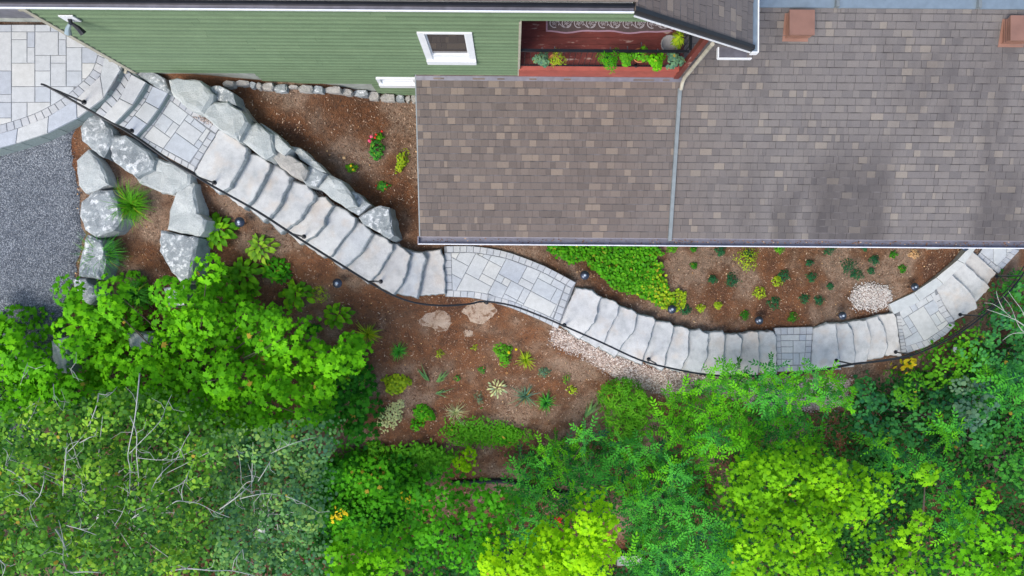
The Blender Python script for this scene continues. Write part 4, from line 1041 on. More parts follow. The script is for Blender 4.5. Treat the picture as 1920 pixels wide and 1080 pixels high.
# rug on the balcony floor
rug = tag(empty('rug', hw(1.81, 5.1, zf)), 'brown rug with a pale scroll border lying on the red balcony floor', 'rug')
rx0, rx1, ry0, ry1 = .60, 2.98, 4.80, 5.85
def rp(name, polys, zz, mat):
    v = []; f = []
    for pl in polys:
        n = len(v); v += [(*hw(x, y, 0)[:2], zf+zz) for x, y in pl]; f.append(tuple(range(n, len(v))))
    return mk(name, v, f, mat, rug)
n = 24
def wavy(x): return ry0+.018*math.sin(x*5)+.01*math.sin(x*11)
rp('rug_body', [[(rx0+(rx1-rx0)*i/n, wavy(rx0+(rx1-rx0)*i/n)), (rx0+(rx1-rx0)*(i+1)/n, wavy(rx0+(rx1-rx0)*(i+1)/n)), (rx0+(rx1-rx0)*(i+1)/n, ry1), (rx0+(rx1-rx0)*i/n, ry1)] for i in range(n)], .008, M['rugdark'])
rp('rug_edge', [[(rx0+(rx1-rx0)*i/n, wavy(rx0+(rx1-rx0)*i/n)), (rx0+(rx1-rx0)*(i+1)/n, wavy(rx0+(rx1-rx0)*(i+1)/n)), (rx0+(rx1-rx0)*(i+1)/n, wavy(rx0+(rx1-rx0)*(i+1)/n)+.03), (rx0+(rx1-rx0)*i/n, wavy(rx0+(rx1-rx0)*i/n)+.03)] for i in range(n)]
   + [[(rx0, ry0+.03), (rx0+.03, ry0+.03), (rx0+.03, ry1), (rx0, ry1)], [(rx1-.03, ry0+.03), (rx1, ry0+.03), (rx1, ry1), (rx1-.03, ry1)]], .012, M['rugedge'])
def stroke(pts, wd):
    o = []
    for (x0, y0), (x1, y1) in zip(pts, pts[1:]):
        dx, dy = x1-x0, y1-y0; l = math.hypot(dx, dy)+1e-9; nx_, ny_ = -dy/l*wd/2, dx/l*wd/2
        o.append([(x0+nx_, y0+ny_), (x0-nx_, y0-ny_), (x1-nx_, y1-ny_), (x1+nx_, y1+ny_)])
    return o
pol = []
cxs = [rx0+.16+i*.228 for i in range(10)]
for i, cx in enumerate(cxs):
    for rad in (.085, ):
        pol += stroke([(cx+rad*math.cos(a*.35+1.2), ry0+.17+rad*math.sin(a*.35+1.2)*(1 if i % 2 else -1)) for a in range(17)], .017)
    pol += stroke([(cx+.05*math.cos(a*.5)*(1-a*.05), ry0+.17+.05*math.sin(a*.5)*(1-a*.05)) for a in range(14)], .010)
    for q in range(5):
        a = q*1.25+i; pol += stroke([(cx, ry0+.17), (cx+.04*math.cos(a), ry0+.17+.04*math.sin(a)), (cx+.055*math.cos(a+.5), ry0+.17+.055*math.sin(a+.5))], .009)
pol += stroke([(rx0+.06+i*.03, ry0+.17+.085*math.sin(i*.03/.228*math.pi+.6)) for i in range(76)], .012)
rp('scroll_pattern', pol, .015, M['rugline'])

# ---------------------------------------------------------------- handrail
posts = [(158,192,0),(247,246,Z_T2),(402,343,-.5),(570,444,-1.19),(714,528,-1.88),(912,567,-2.37),(1058,610,-2.42),(1216,674,-3.06),(1398,700,-3.86),(1568,676,-4.17),(1679,660,-4.77),(1800,590,-4.98),(1869,518,-5.28)]
line = [(78,158),(98,167),(197,224),(245,251),(320,303),(363,328),(400,350),(480,395),(560,447),(640,497),(690,528),(735,553),(780,568),(830,573),(880,570),(908,565),(960,573),(1010,591),(1062,613),(1130,643),(1200,675),(1260,691),(1320,702),(1380,706),(1440,704),(1500,700),(1560,691),(1601,683),(1660,676),(1717,664),(1790,630),(1844,592),(1885,555),(1916,517),(1945,470)]
zx = [98,197,363,535,698,908,1062,1232,1418,1601,1717,1844,1916,1945]; zzv = [.9,.60,.4,-.29,-.98,-1.46,-1.52,-2.16,-2.90,-3.27,-3.87,-4.08,-4.38,-4.6]
hr = tag(empty('handrail', P(158, 192, 0)), 'long black metal handrail on bent posts following the lower side of the winding stone path', 'handrail')
rp_ = [P(x, y, float(np.interp(x, zx, zzv))) for x, y in line]
def catmull(pts, k=4):
    o = []
    for i in range(len(pts)-1):
        p0, p1, p2, p3 = pts[max(0, i-1)], pts[i], pts[i+1], pts[min(len(pts)-1, i+2)]
        for a in range(k):
            t = a/k; o.append(.5*((2*p1)+(p2-p0)*t+(2*p0-5*p1+4*p2-p3)*t*t+(3*p1-p0-3*p2+p3)*t**3))
    return o+[pts[-1]]
rail3 = catmull(rp_)
MB().tube(rail3, .020, 8).build('top_rail', M['black'], hr, True)
MB().tube([q+Vector((0, 0, -.14)) for q in rail3[3:]], .012, 6).build('lower_rail', M['black'], hr, True)
for x, y, z in posts:
    b0 = P(x, y, z)
    j = min(range(len(rail3)), key=lambda i: (rail3[i].x-b0.x)**2+(rail3[i].y-b0.y)**2)
    top = rail3[j]
    MB().tube([b0, Vector((b0.x, b0.y, top.z-.15)), Vector(((b0.x+top.x)/2, (b0.y+top.y)/2, top.z-.05)), top], .019, 6).build('post', M['black'], hr)
    MB().lathe((b0.x, b0.y, z), [(.05, .0), (.05, .012), (.03, .018)], 10).build('base_plate', M['black'], hr)

# ---------------------------------------------------------------- path lights
def path_light(px, py, label, side=-1, white=False):
    g = G(px, py, .38); t = tag(empty('path_light', (g.x, g.y, g.z-.38)), label, 'garden light', 'garden path lights')
    MB().tube([(g.x, g.y, g.z-.40), (g.x, g.y, g.z-.05)], .010, 6).build('stem', M['black'], t)
    MB().lathe((g.x, g.y, g.z-.06), [(.095, -.02), (.105, .0), (.098, .012), (.06, .035), (.035, .042)], 18).build('cap', M['white'] if white else M['lampblue'], t, True)
    MB().lathe((g.x, g.y, g.z-.06), [(.032, .0425), (.03, .055), (.015, .062)], 12).build('finial', M['lens'], t, True)
for a in [(447,416,'round blue black path light beside the uppermost hosta'), (631,531,'round path light in the mulch below the upper slab steps'), (1097,516,'round path light in the mulch notch left of the green groundcover'),
          (1261,580,'round path light at the lower tip of the yellow green groundcover'), (1425,601,'round path light just above the middle of the slab steps'), (1582,592,'round path light below the pale pebble patch'),
          (1718,538,'round path light at the outer side of the stone kerb'), (1813,463,'round path light half under the gutter at the right end of the kerb')]: path_light(*a)
path_light(1797, 655, 'white topped round light among the bushes below the lowest landing', white=True)

# ---------------------------------------------------------------- gravel, pebbles, bark chips
def drape(name, poly_px, mat, up=.02, step=.12, dome=0.0, kind='structure'):
    pts = [G(a, b) for a, b in poly_px]; poly = [(p.x, p.y) for p in pts]; poly = ccw([tuple(q) for q in rough(poly, .12, .035, 5)])
    xs_ = np.arange(min(a for a, _ in poly), max(a for a, _ in poly), step); ys_ = np.arange(min(b for _, b in poly), max(b for _, b in poly), step)
    X, Y = np.meshgrid(xs_, ys_); X = X.ravel(); Y = Y.ravel(); m = in_poly_np(X, Y, poly)
    ip = inset(poly, .05); m &= in_poly_np(X, Y, ip)
    cc = [Vector(q) for q in poly]+[Vector((a, b)) for a, b in zip(X[m], Y[m])]
    vv, ee, ff, *_ = geometry.delaunay_2d_cdt(cc, [], [list(range(len(poly)))], 1, 1e-5)
    x = np.array([v.x for v in vv]); y = np.array([v.y for v in vv]); z = gz(x, y)
    pa = np.array(poly); d = np.sqrt(((x[:, None]-pa[None, :, 0])**2+(y[:, None]-pa[None, :, 1])**2)).min(1)
    z = z+up*np.clip(d/.12, -.3, 1)+dome*np.clip(d/.5, 0, 1)
    o = mk(name, np.stack([x, y, z], 1), [tuple(f) for f in ff], mat, None, True); o['kind'] = kind; return o, poly
# pale ledge rock showing through the mulch
for pl, lb, s in (([(783,600),(795,589),(812,586),(832,583),(844,592),(846,608),(838,620),(822,622),(804,613),(786,612)], 'pale sandy ledge rock flush with the mulch, left of the two', 1),
                  ([(864,585),(880,570),(905,563),(925,566),(936,582),(920,600),(900,609),(882,603),(876,592)], 'pale sandy ledge rock beside the curved handrail and landing', 2),
                  ([(868,622),(876,618),(886,621),(886,630),(872,632)], 'small pale rock lump in the mulch below the two ledge rocks', 3)):
    o_, wp_ = drape('ledge_rock', pl, M['sandrock'], up=.022, step=.05, dome=.02); del o_['kind']; tag(o_, lb, 'rock')
def rand_rot(n, rs_):
    q = rs_.randn(n, 4); q /= np.linalg.norm(q, axis=1)[:, None]; a, b, c, d = q.T
    return np.stack([np.stack([1-2*(c*c+d*d), 2*(b*c-a*d), 2*(b*d+a*c)], -1), np.stack([2*(b*c+a*d), 1-2*(b*b+d*d), 2*(c*d-a*b)], -1), np.stack([2*(b*d-a*c), 2*(c*d+a*b), 1-2*(b*b+c*c)], -1)], 1)
def batch(name, tv, tf, C, Rm, S, mat, parent=None, rnd=None, origin=None, kind='stuff', smooth=False):
    tv = np.array(tv, float); tf = np.array(tf); n = len(C)
    S = np.asarray(S, float); S = S[:, None] if S.ndim == 1 else S
    V = np.einsum('nij,nkj->nki', Rm, tv[None]*S[:, None, :])+C[:, None, :]
    Fc = (tf[None]+(np.arange(n)*len(tv))[:, None, None]).reshape(-1, tf.shape[1])
    if origin is None: origin = (float(C[:, 0].mean()), float(C[:, 1].mean()), float(C[:, 2].min()))
    V = V.reshape(-1, 3)-np.array(tuple(origin))
    R_ = None if rnd is None else np.repeat(rnd, len(tv))
    me = np_mesh(name, V, Fc, R_)
    if smooth: me.polygons.foreach_set('use_smooth', [True]*len(me.polygons))
    o = link_mesh(name, me, mat, parent, origin)
    if kind: o['kind'] = kind
    return o
OCT_V = [(1,0,0),(-1,0,0),(0,1,0),(0,-1,0),(0,0,.7),(0,0,-.7)]; OCT_F = [(0,2,4),(2,1,4),(1,3,4),(3,0,4),(2,0,5),(1,2,5),(3,1,5),(0,3,5)]
def pts_in(poly, n, rs_):
    x0, x1 = min(a for a, _ in poly), max(a for a, _ in poly); y0, y1 = min(b for _, b in poly), max(b for _, b in poly); X = []; Y = []
    while len(X) < n:
        x = rs_.uniform(x0, x1, n); y = rs_.uniform(y0, y1, n); m = in_poly_np(x, y, poly); X += list(x[m]); Y += list(y[m])
    return np.array(X[:n]), np.array(Y[:n])
def pebbles(name, poly, n, r0, r1, mat, up, label=None, cat=None, feather=.12):
    x, y = pts_in(poly, n, rs); x += rs.randn(n)*feather; y += rs.randn(n)*feather; s = rs.uniform(r0, r1, n)
    C = np.stack([x, y, gz(x, y)+up+rs.uniform(0, .006, n)], 1)
    S = np.stack([s*rs.uniform(.8, 1.4, n), s, s*rs.uniform(.5, .9, n)], 1)
    return tag(batch(name, OCT_V, OCT_F, C, rand_rot(n, rs), S, mat), label, cat)
gpoly = [(-260,150),(-150,292),(0,279),(72,258),(125,235),(150,224),(140,270),(138,310),(150,372),(150,410),(160,440),(148,480),(140,520),(130,560),(120,610),(115,680),(95,760),(60,860),(-60,900),(-300,900)]
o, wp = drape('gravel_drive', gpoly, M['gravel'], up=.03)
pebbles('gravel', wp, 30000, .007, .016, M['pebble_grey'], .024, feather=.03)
ppoly = [(1035,612),(1060,620),(1120,650),(1200,680),(1320,702),(1400,708),(1440,706),(1600,710),(1590,760),(1500,770),(1420,760),(1330,735),(1240,740),(1190,725),(1140,700),(1090,668),(1050,655),(1030,640)]
o, wp = drape('river_gravel', ppoly, M['peas'], up=.02)
pebbles('gravel', wp, 8500, .014, .030, M['pebble_pink'], .016, feather=.06)
qpoly = [(1592,560),(1600,543),(1620,533),(1650,534),(1668,543),(1670,560),(1660,575),(1630,582),(1600,576)]
o, wp = drape('pebble_patch', qpoly, M['peas'], up=.012, dome=.06)
pebbles('pebbles', wp, 1300, .016, .028, M['pebble_white'], .04, feather=.05)
# a little loose gravel packed between slabs and boulders
for k, (pl, n) in enumerate([([(505,290),(520,290),(570,335),(600,365),(660,410),(668,420),(650,405),(590,365),(545,335)], 700), ([(690,425),(735,448),(738,456),(700,437)], 160), ([(400,240),(420,238),(450,262),(432,256)], 120), ([(1425,700),(1450,706),(1440,712)], 60)]):
    x, y = pts_in([(P(a, b, -.8-k*.3).x, P(a, b, -.8-k*.3).y) for a, b in pl], n, rs); s = rs.uniform(.010, .02, n)
    batch('gravel', OCT_V, OCT_F, np.stack([x, y, gz(x, y)+.11], 1), rand_rot(n, rs), np.stack([s, s, s*.7], 1), M['pebble_pink'])
# bark chips over all the beds
n = 100000; x = rs.uniform(-9.6, 13.5, n); y = rs.uniform(-8.2, 4.0, n)
m = ~in_poly_np(x, y, [(G(a, b).x, G(a, b).y) for a, b in gpoly]); x = x[m]; y = y[m]; n = len(x)
C = np.stack([x, y, gz(x, y)+rs.uniform(.004, .018, n)], 1)
a_ = rs.uniform(0, 6.283, n); tl = rs.randn(n)*.25
Rm = np.zeros((n, 3, 3)); Rm[:, 0, 0] = np.cos(a_); Rm[:, 0, 1] = -np.sin(a_); Rm[:, 1, 0] = np.sin(a_); Rm[:, 1, 1] = np.cos(a_); Rm[:, 2, 2] = 1; Rm[:, 2, 0] = tl
S = np.stack([rs.uniform(.008, .03, n), rs.uniform(.004, .011, n), np.full(n, .005)], 1)
batch('bark_mulch', [(-1,-1,0),(1,-.7,0),(.9,1,0),(-.8,.8,0),(0,0,1)], [(0,1,4),(1,2,4),(2,3,4),(3,0,4)], C, Rm, S, M['chip'])
# fallen leaves, each a thing where it shows
def norm(v): return v/np.linalg.norm(v, axis=-1, keepdims=True)
def basis(nrm, ang):
    nrm = norm(nrm); h = np.stack([np.cos(ang), np.sin(ang), np.zeros(len(ang))], 1)
    h = norm(h-nrm*(h*nrm).sum(1, keepdims=True)); s = np.cross(h, nrm)
    return np.stack([s, h, nrm], -1)       # columns: side, tip, normal
def star(rad):
    v = [(0, 0, 0.0)]; k = len(rad)
    for i, (a, r_) in enumerate(rad): v.append((r_*math.sin(R(a)), r_*math.cos(R(a)), -.10*r_*r_))
    return v, [(0, i+1, (i+1) % k+1) for i in range(k)]
MAPLE = star([(0,1.08),(22,.56),(46,1.0),(76,.50),(108,.76),(160,.40),(200,.40),(252,.76),(284,.50),(314,1.0),(338,.56)])
ROUND = star([(0,1),(50,.8),(110,.72),(180,.62),(250,.72),(310,.8)])
OVAL = ([(0,-1,-.05),(.42,-.3,.06),(.36,.4,.05),(0,1,-.15),(-.36,.4,.05),(-.42,-.3,.06)], [(0,1,5),(1,2,4),(1,4,5),(2,3,4)])
NARROW = ([(0,-1,0),(.16,-.1,.03),(0,1,-.12),(-.16,-.1,.03)], [(0,1,3),(1,2,3)])
TM = {'maple': MAPLE, 'round': ROUND, 'oval': OVAL, 'narrow': NARROW}
def poisson(poly, dist, rs_, tries=4000):
    x, y = pts_in(poly, tries, rs_); keep = []
    grid = {}
    for a, b in zip(x, y):
        k = (int(a//dist), int(b//dist)); ok = True
        for i in (-1, 0, 1):
            for j in (-1, 0, 1):
                for c in grid.get((k[0]+i, k[1]+j), ()):
                    if (c[0]-a)**2+(c[1]-b)**2 < dist*dist: ok = False; break
        if ok: grid.setdefault(k, []).append((a, b)); keep.append((a, b))
    return keep
def tree(name, label, cat, species, mat, poly, z0, dz, dist=34, cr=.42, per=70, size=.065, fill=.5, base=None, barkm='bark', group=None, seed=1, droop=.0, vary=True, ztrend=(0, 0), up=.75):
    """poly in photograph pixels at the height of the crown; dist in pixels between leaf clumps"""
    rs_ = np.random.RandomState(seed*13+1); cl = poisson(poly, dist, rs_); mg = cr*34
    cl = [c for c in cl if all(in_poly(c[0]+i*mg, c[1]+j*mg, poly) for i, j in ((1, 0), (-1, 0), (0, 1), (0, -1)))] or cl
    lobes = poisson(poly, max(dist*2.9, 60), rs_)
    def lobe(a, b):       # crowns are built of rounded leaders with hollows between them
        d_ = min(math.hypot(a-p_, b-q_) for p_, q_ in lobes)/max(dist*2.0, 45); return -min(d_, 1.3)**2
    cxp = sum(a for a, _ in poly)/len(poly); cyp = sum(b for _, b in poly)/len(poly)
    if base is None: base = (cxp, cyp)
    g = G(*base); root = tag(empty(name, (g.x, g.y, g.z)), label, cat, group)
    Cs, Ns, Rn = [], [], []; tips = []
    for (a, b) in cl:
        z = z0+dz*(.45+lobe(a, b)*1.0+.4*noise2(a*.011, b*.011, seed)+.3*rs_.uniform(-1, 1))+ztrend[0]*(a-cxp)/100+ztrend[1]*(b-cyp)/100
        c = np.array(P(a, b, z)); tips.append(c); k = int(per*rs_.uniform(.7, 1.25)); rr = cr*rs_.uniform(.7, 1.2)
        d = rs_.randn(k, 3); d[:, 2] = np.abs(d[:, 2])*.8-.05; d = norm(d)
        rad = rr*rs_.uniform(.45, 1.0, k)**.6
        Cs.append(c+d*rad[:, None]*np.array([1, 1, .75])-np.array([0, 0, rr*.4])); Ns.append(d*.75+np.array([0, 0, up])+rs_.randn(k, 3)*.26); Rn.append(np.where(rs_.rand(k) < .004, 1.0, np.clip(rs_.uniform(.2, .75)+rs_.randn(k)*.19, 0, .955)))
    nf = int(len(cl)*per*fill)
    if nf:
        fx, fy = pts_in(poly, nf, rs_); zf_ = z0-rs_.uniform(.3, 1.5, nf)+ztrend[0]*(fx-cxp)/100+ztrend[1]*(fy-cyp)/100; dd = CZ-zf_
        # the lower storeys sit under the same crown, drawn in towards the trunk
        X = (fx-960)*(CZ-z0)/F; Y = (540-fy)*(CZ-z0)/F
        Cs.append(np.stack([X, Y, zf_], 1)); Ns.append(np.stack([rs_.randn(nf)*.4, rs_.randn(nf)*.4, np.ones(nf)], 1)); Rn.append(np.clip(rs_.rand(nf)*.5, 0, 1))  # lower leaves keep to the dark half of the ramp, imitating crown shade
    C = np.concatenate(Cs); Nn = np.concatenate(Ns); rn = np.concatenate(Rn); n = len(C)
    zg = gz(C[:, 0], C[:, 1])+.08; C[:, 2] = np.maximum(C[:, 2], zg)
    tv, tf = TM[species]; S = size*rs_.uniform(.5, 1.35, n)
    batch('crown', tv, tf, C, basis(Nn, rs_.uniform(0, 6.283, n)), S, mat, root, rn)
    # trunk and limbs
    hub = Vector((g.x*.5+P(cxp, cyp, z0).x*.5, g.y*.5+P(cxp, cyp, z0).y*.5, g.z+(z0-g.z)*.55))
    tb = MB(); hgt = max(.2, z0-g.z); r0 = min(.13, .025*hgt+.012)
    tb.tube([g+Vector((0, 0, -.1)), (g+hub)/2+Vector((.05, .03, 0)), hub], r0, 8, r0*.7)
    tb.build('trunk', M[barkm], root, True)
    lb = MB()
    for t_ in tips[::2]:
        t_ = Vector(t_)-Vector((0, 0, cr*.5)); mid = hub*.5+t_*.5+Vector((rs_.uniform(-.2, .2), rs_.uniform(-.2, .2), rs_.uniform(-.25, .05)))
        lb.tube([hub, mid, t_], r0*(.35 if barkm == 'bark' else .16), 5, .004, cap=False)
    if lb.v: tag(lb.build('limbs', M[barkm], root, True), kind='stuff')
    return root

# ---------------------------------------------------------------- trees
tree('maple_tree', 'large bright green maple in the left half spreading over the boulders and mulch', 'tree', 'maple', L['maple'],
     [(92,560),(75,538),(120,525),(150,545),(172,565),(185,520),(200,505),(222,508),(240,530),(246,575),(240,605),(225,640),(262,655),(290,630),(282,600),(288,560),(300,535),(335,525),(352,500),(375,482),(400,498),(402,520),(425,545),(450,575),(480,570),(495,572),(515,592),(560,600),(570,640),(600,665),(640,632),(660,628),(675,650),(672,690),(640,700),(620,740),(590,800),(520,835),(440,825),(360,810),(200,790),(100,765),(120,700),(112,640),(90,610)],
     -.2, .95, dist=30, cr=.29, per=70, size=.076, base=(400,780), seed=1, fill=.5)
tree('maple_tree', 'bright green maple at the left edge reaching over the grey gravel', 'tree', 'maple', L['maple'],
     [(-60,575),(20,578),(55,580),(66,600),(52,630),(30,642),(60,648),(95,665),(110,700),(105,730),(120,760),(60,800),(-60,800)],
     .1, .3, dist=27, cr=.3, per=60, size=.075, base=(-40,760), seed=2)
tree('maple_sapling', 'deep green young maple at the right end of the large maple above the dark hollow', 'tree', 'maple', L['maple_deep'],
     [(600,690),(640,665),(690,690),(696,740),(705,800),(690,850),(640,830),(600,800),(560,760)],
     -2.2, .3, dist=26, cr=.32, per=70, size=.075, base=(640,760), seed=3)
tree('aspen_tree', 'sparse olive green aspen with pale bare twigs in the lower left corner', 'tree', 'round', L['aspen'],
     [(-60,785),(60,775),(120,750),(230,745),(300,760),(360,790),(420,810),(400,900),(380,1000),(400,1110),(-60,1110)],
     1.1, 1.3, dist=30, cr=.32, per=86, size=.043, base=(180,1000), barkm='palebark', seed=4, fill=.5, up=.45)
tree('aspen_tree', 'blue green aspen with silvery leaves and pale twigs, right of the lower left corner', 'tree', 'round', L['aspen_blue'],
     [(400,820),(480,810),(560,800),(622,815),(612,850),(585,890),(598,940),(590,990),(570,1040),(600,1110),(380,1110),(380,900)],
     .6, 1.1, dist=30, cr=.32, per=86, size=.043, base=(480,1010), barkm='palebark', seed=5, fill=.5, up=.45)
tree('maple_tree', 'mid green rounded maple, left of the lime yellow one', 'tree', 'maple', L['maple_mid'],
     [(752,940),(790,905),(830,890),(850,905),(900,915),(925,930),(960,925),(975,960),(950,1000),(940,1040),(890,1100),(770,1100),(745,1000)],
     -2.0, .8, dist=29, cr=.31, per=54, size=.066, base=(850,1010), seed=6)
tree('maple_tree', 'fresh green maple on the bottom edge right of the aspens', 'tree', 'maple', L['maple'],
     [(612,1030),(640,1015),(700,1022),(712,1035),(735,1022),(752,1040),(760,1110),(615,1110)],
     -.9, .5, dist=26, cr=.32, per=78, size=.072, base=(680,1080), seed=7)
tree('maple_tree', 'lime yellow maple with a pointed top on the bottom edge near the centre', 'tree', 'maple', L['lime'],
     [(1140,938),(1152,945),(1156,985),(1150,1010),(1158,1050),(1155,1110),(895,1110),(902,1052),(925,1038),(975,1045),(1015,1020),(1030,1005),(1062,1010),(1080,985),(1110,960)],
     -.4, .6, dist=25, cr=.29, per=84, size=.066, base=(1060,1070), seed=8, ztrend=(.1, 0))
tree('maple_tree', 'olive lime maple with loose crown right of the sumacs near the bottom', 'tree', 'maple', L['olive'],
     [(1390,890),(1420,870),(1470,860),(1540,850),(1600,858),(1625,880),(1665,895),(1675,920),(1650,950),(1600,990),(1590,1030),(1600,1110),(1380,1110),(1385,1030),(1375,960)],
     -1.4, 1.0, dist=30, cr=.32, per=72, size=.070, base=(1500,1000), seed=9, fill=.5)
tree('maple_tree', 'light green spired maple second from the lower right corner, touching the olive maple', 'tree', 'maple', L['olive'],
     [(1738,878),(1762,880),(1772,905),(1755,930),(1765,960),(1740,1000),(1755,1050),(1740,1110),(1600,1110),(1620,1060),(1640,1000),(1690,985),(1705,950),(1715,915)],
     -1.1, .9, dist=29, cr=.3, per=50, size=.074, base=(1700,1040), seed=10, fill=.4)
tree('maple_tree', 'light green maple with an upright spire in the lower right corner', 'tree', 'maple', L['maple'],
     [(1875,895),(1900,900),(1900,935),(1885,960),(1895,1000),(1980,1010),(1980,1110),(1760,1110),(1775,1050),(1820,1020),(1830,970),(1850,935)],
     -1.0, .9, dist=29, cr=.3, per=50, size=.074, base=(1850,1060), seed=11, fill=.4)
tree('shrub', 'bushy yellow green shrub standing alone below the pink gravel', 'shrub', 'narrow', L['fresh'],
     [(1128,745),(1150,718),(1180,712),(1210,722),(1222,760),(1222,800),(1208,835),(1160,838),(1135,800)],
     -2.9, .3, dist=18, cr=.26, per=130, size=.07, base=(1175,780), seed=12)
tree('shrub', 'dense dark green shrub on the right edge below the bare twigs', 'shrub', 'round', L['darkblue'],
     [(1835,600),(1870,590),(1890,560),(1910,530),(1980,520),(1980,740),(1900,760),(1850,720),(1820,660)],
     -4.4, .9, dist=28, cr=.35, per=70, size=.055, seed=13, fill=.2, base=(1900,660))
tree('shrub', 'leafy mid green shrub touching the handrail below the lowest landing', 'shrub', 'round', L['fresh'],
     [(1760,650),(1785,625),(1820,610),(1860,610),(1870,640),(1850,680),(1800,720),(1745,730),(1700,715),(1705,690),(1740,685)],
     -4.1, .3, dist=24, cr=.3, per=70, size=.052, seed=14, base=(1790,680))
tree('shrub', 'blue green broad leaved shrub in the middle of the right hand thicket', 'shrub', 'round', L['darkblue'],
     [(1600,715),(1650,695),(1700,715),(1760,735),(1840,700),(1880,760),(1870,830),(1800,850),(1740,830),(1680,850),(1625,820),(1600,770)],
     -4.2, 1.0, dist=28, cr=.36, per=70, size=.06, seed=15, fill=.2, base=(1740,780))
tree('shrub', 'dark green small leaved shrub under the right hand thicket by the lower right corner', 'shrub', 'round', L['dark'],
     [(1880,760),(1980,740),(1980,960),(1900,930),(1850,890),(1800,900),(1760,860),(1820,840)],
     -4.6, 1.0, dist=28, cr=.36, per=70, size=.055, seed=16, fill=.2, base=(1880,850))
tree('shrub', 'dark shrub in the hollow between the olive maple and the first spire', 'shrub', 'oval', L['dark'],
     [(1620,860),(1700,850),(1740,870),(1715,910),(1690,960),(1650,990),(1620,1000),(1600,960),(1660,930)],
     -4.8, .4, dist=26, cr=.34, per=60, size=.055, seed=17, base=(1670,930))
tree('shrub', 'small yellow green maple seedling clump above the black drain pipe', 'shrub', 'maple', L['lime'],
     [(843,862),(862,850),(885,845),(897,862),(902,885),(890,900),(860,898),(846,885)],
     -3.6, .12, dist=14, cr=.16, per=40, size=.055, seed=18, fill=.3, base=(872,876))
tree('shrub', 'small yellow leaved shrub beside the handrail right of the slab steps', 'shrub', 'oval', L['yellow'],
     [(1672,690),(1685,680),(1715,670),(1735,678),(1735,692),(1705,700),(1680,702)],
     -4.6, .08, dist=14, cr=.14, per=16, size=.075, seed=19, fill=.2, base=(1700,690))

tree('shrub', 'bright green small shrub standing out in the right hand thicket below the yellow leaved one', 'shrub', 'oval', L['fresh'],
     [(1690,705),(1735,700),(1750,725),(1735,770),(1690,790),(1670,760)], -3.7, .5, dist=20, cr=.22, per=60, size=.05, seed=21, fill=.2, base=(1712,745))
tree('shrub', 'thin yellow green twiggy shrub over the black hollow of the right hand thicket', 'shrub', 'round', L['yellowgreen'],
     [(1640,790),(1665,800),(1690,830),(1680,870),(1640,880),(1625,850)], -4.0, .6, dist=22, cr=.2, per=28, size=.028, seed=22, fill=.1, base=(1660,840))
tree('shrub', 'grey green broad leaved shrub between the handrail end and the right edge', 'shrub', 'round', L['sage'],
     [(1790,700),(1840,700),(1880,730),(1870,790),(1820,800),(1785,760)], -3.8, .6, dist=24, cr=.26, per=46, size=.062, seed=23, fill=.2, base=(1830,750))
# sumacs: every compound leaf is a part
def frond_mesh(name, pairs, droop, mat, seed):
    r_ = random.Random(seed); v = []; f = []
    def pt(t): return Vector((.03*math.sin(t*3+seed), t, .10*math.sin(t*1.6)-droop*t*t))
    for i in range(pairs+1):
        t = .14+.86*i/pairs; c = pt(t); ll = .33*math.sin(math.pi*min(1, .22+.68*(1-abs(t-.5)*1.15)))*(1 if i < pairs else .8)
        for s in ((-1, 1) if i < pairs else (0,)):
            ang = s*R(74-34*t+r_.uniform(-4, 4)) if s else 0
            d = Vector((math.sin(ang), math.cos(ang), -.10-r_.uniform(0, .12))); d.normalize(); sd2 = Vector((d.y, -d.x, .15*s))*.058
            n0 = len(v); m_ = c+d*ll*.45+Vector((0, 0, .012))
            v += [c, m_+sd2, c+d*ll, m_-sd2]; f.append((n0, n0+1, n0+2, n0+3))
    n0 = len(v)
    for i in range(6):
        t = i/5; c = pt(t); w_ = .012*(1-t*.6); v += [c+Vector((w_, 0, .004)), c+Vector((-w_, 0, .004))]
    for i in range(5): f.append((n0+i*2, n0+i*2+2, n0+i*2+3, n0+i*2+1))
    me = bpy.data.meshes.new(name); me.from_pydata([tuple(q) for q in v], [], f); me.materials.append(mat)
    a = me.attributes.new('rnd', 'FLOAT', 'POINT'); val = []
    for i in range(len(v)):
        if i < n0 and i % 4 == 0: cur = r_.uniform(-.22, .22)
        val.append(abs(cur) if i < n0 else .9)
    a.data.foreach_set('value', val); return me
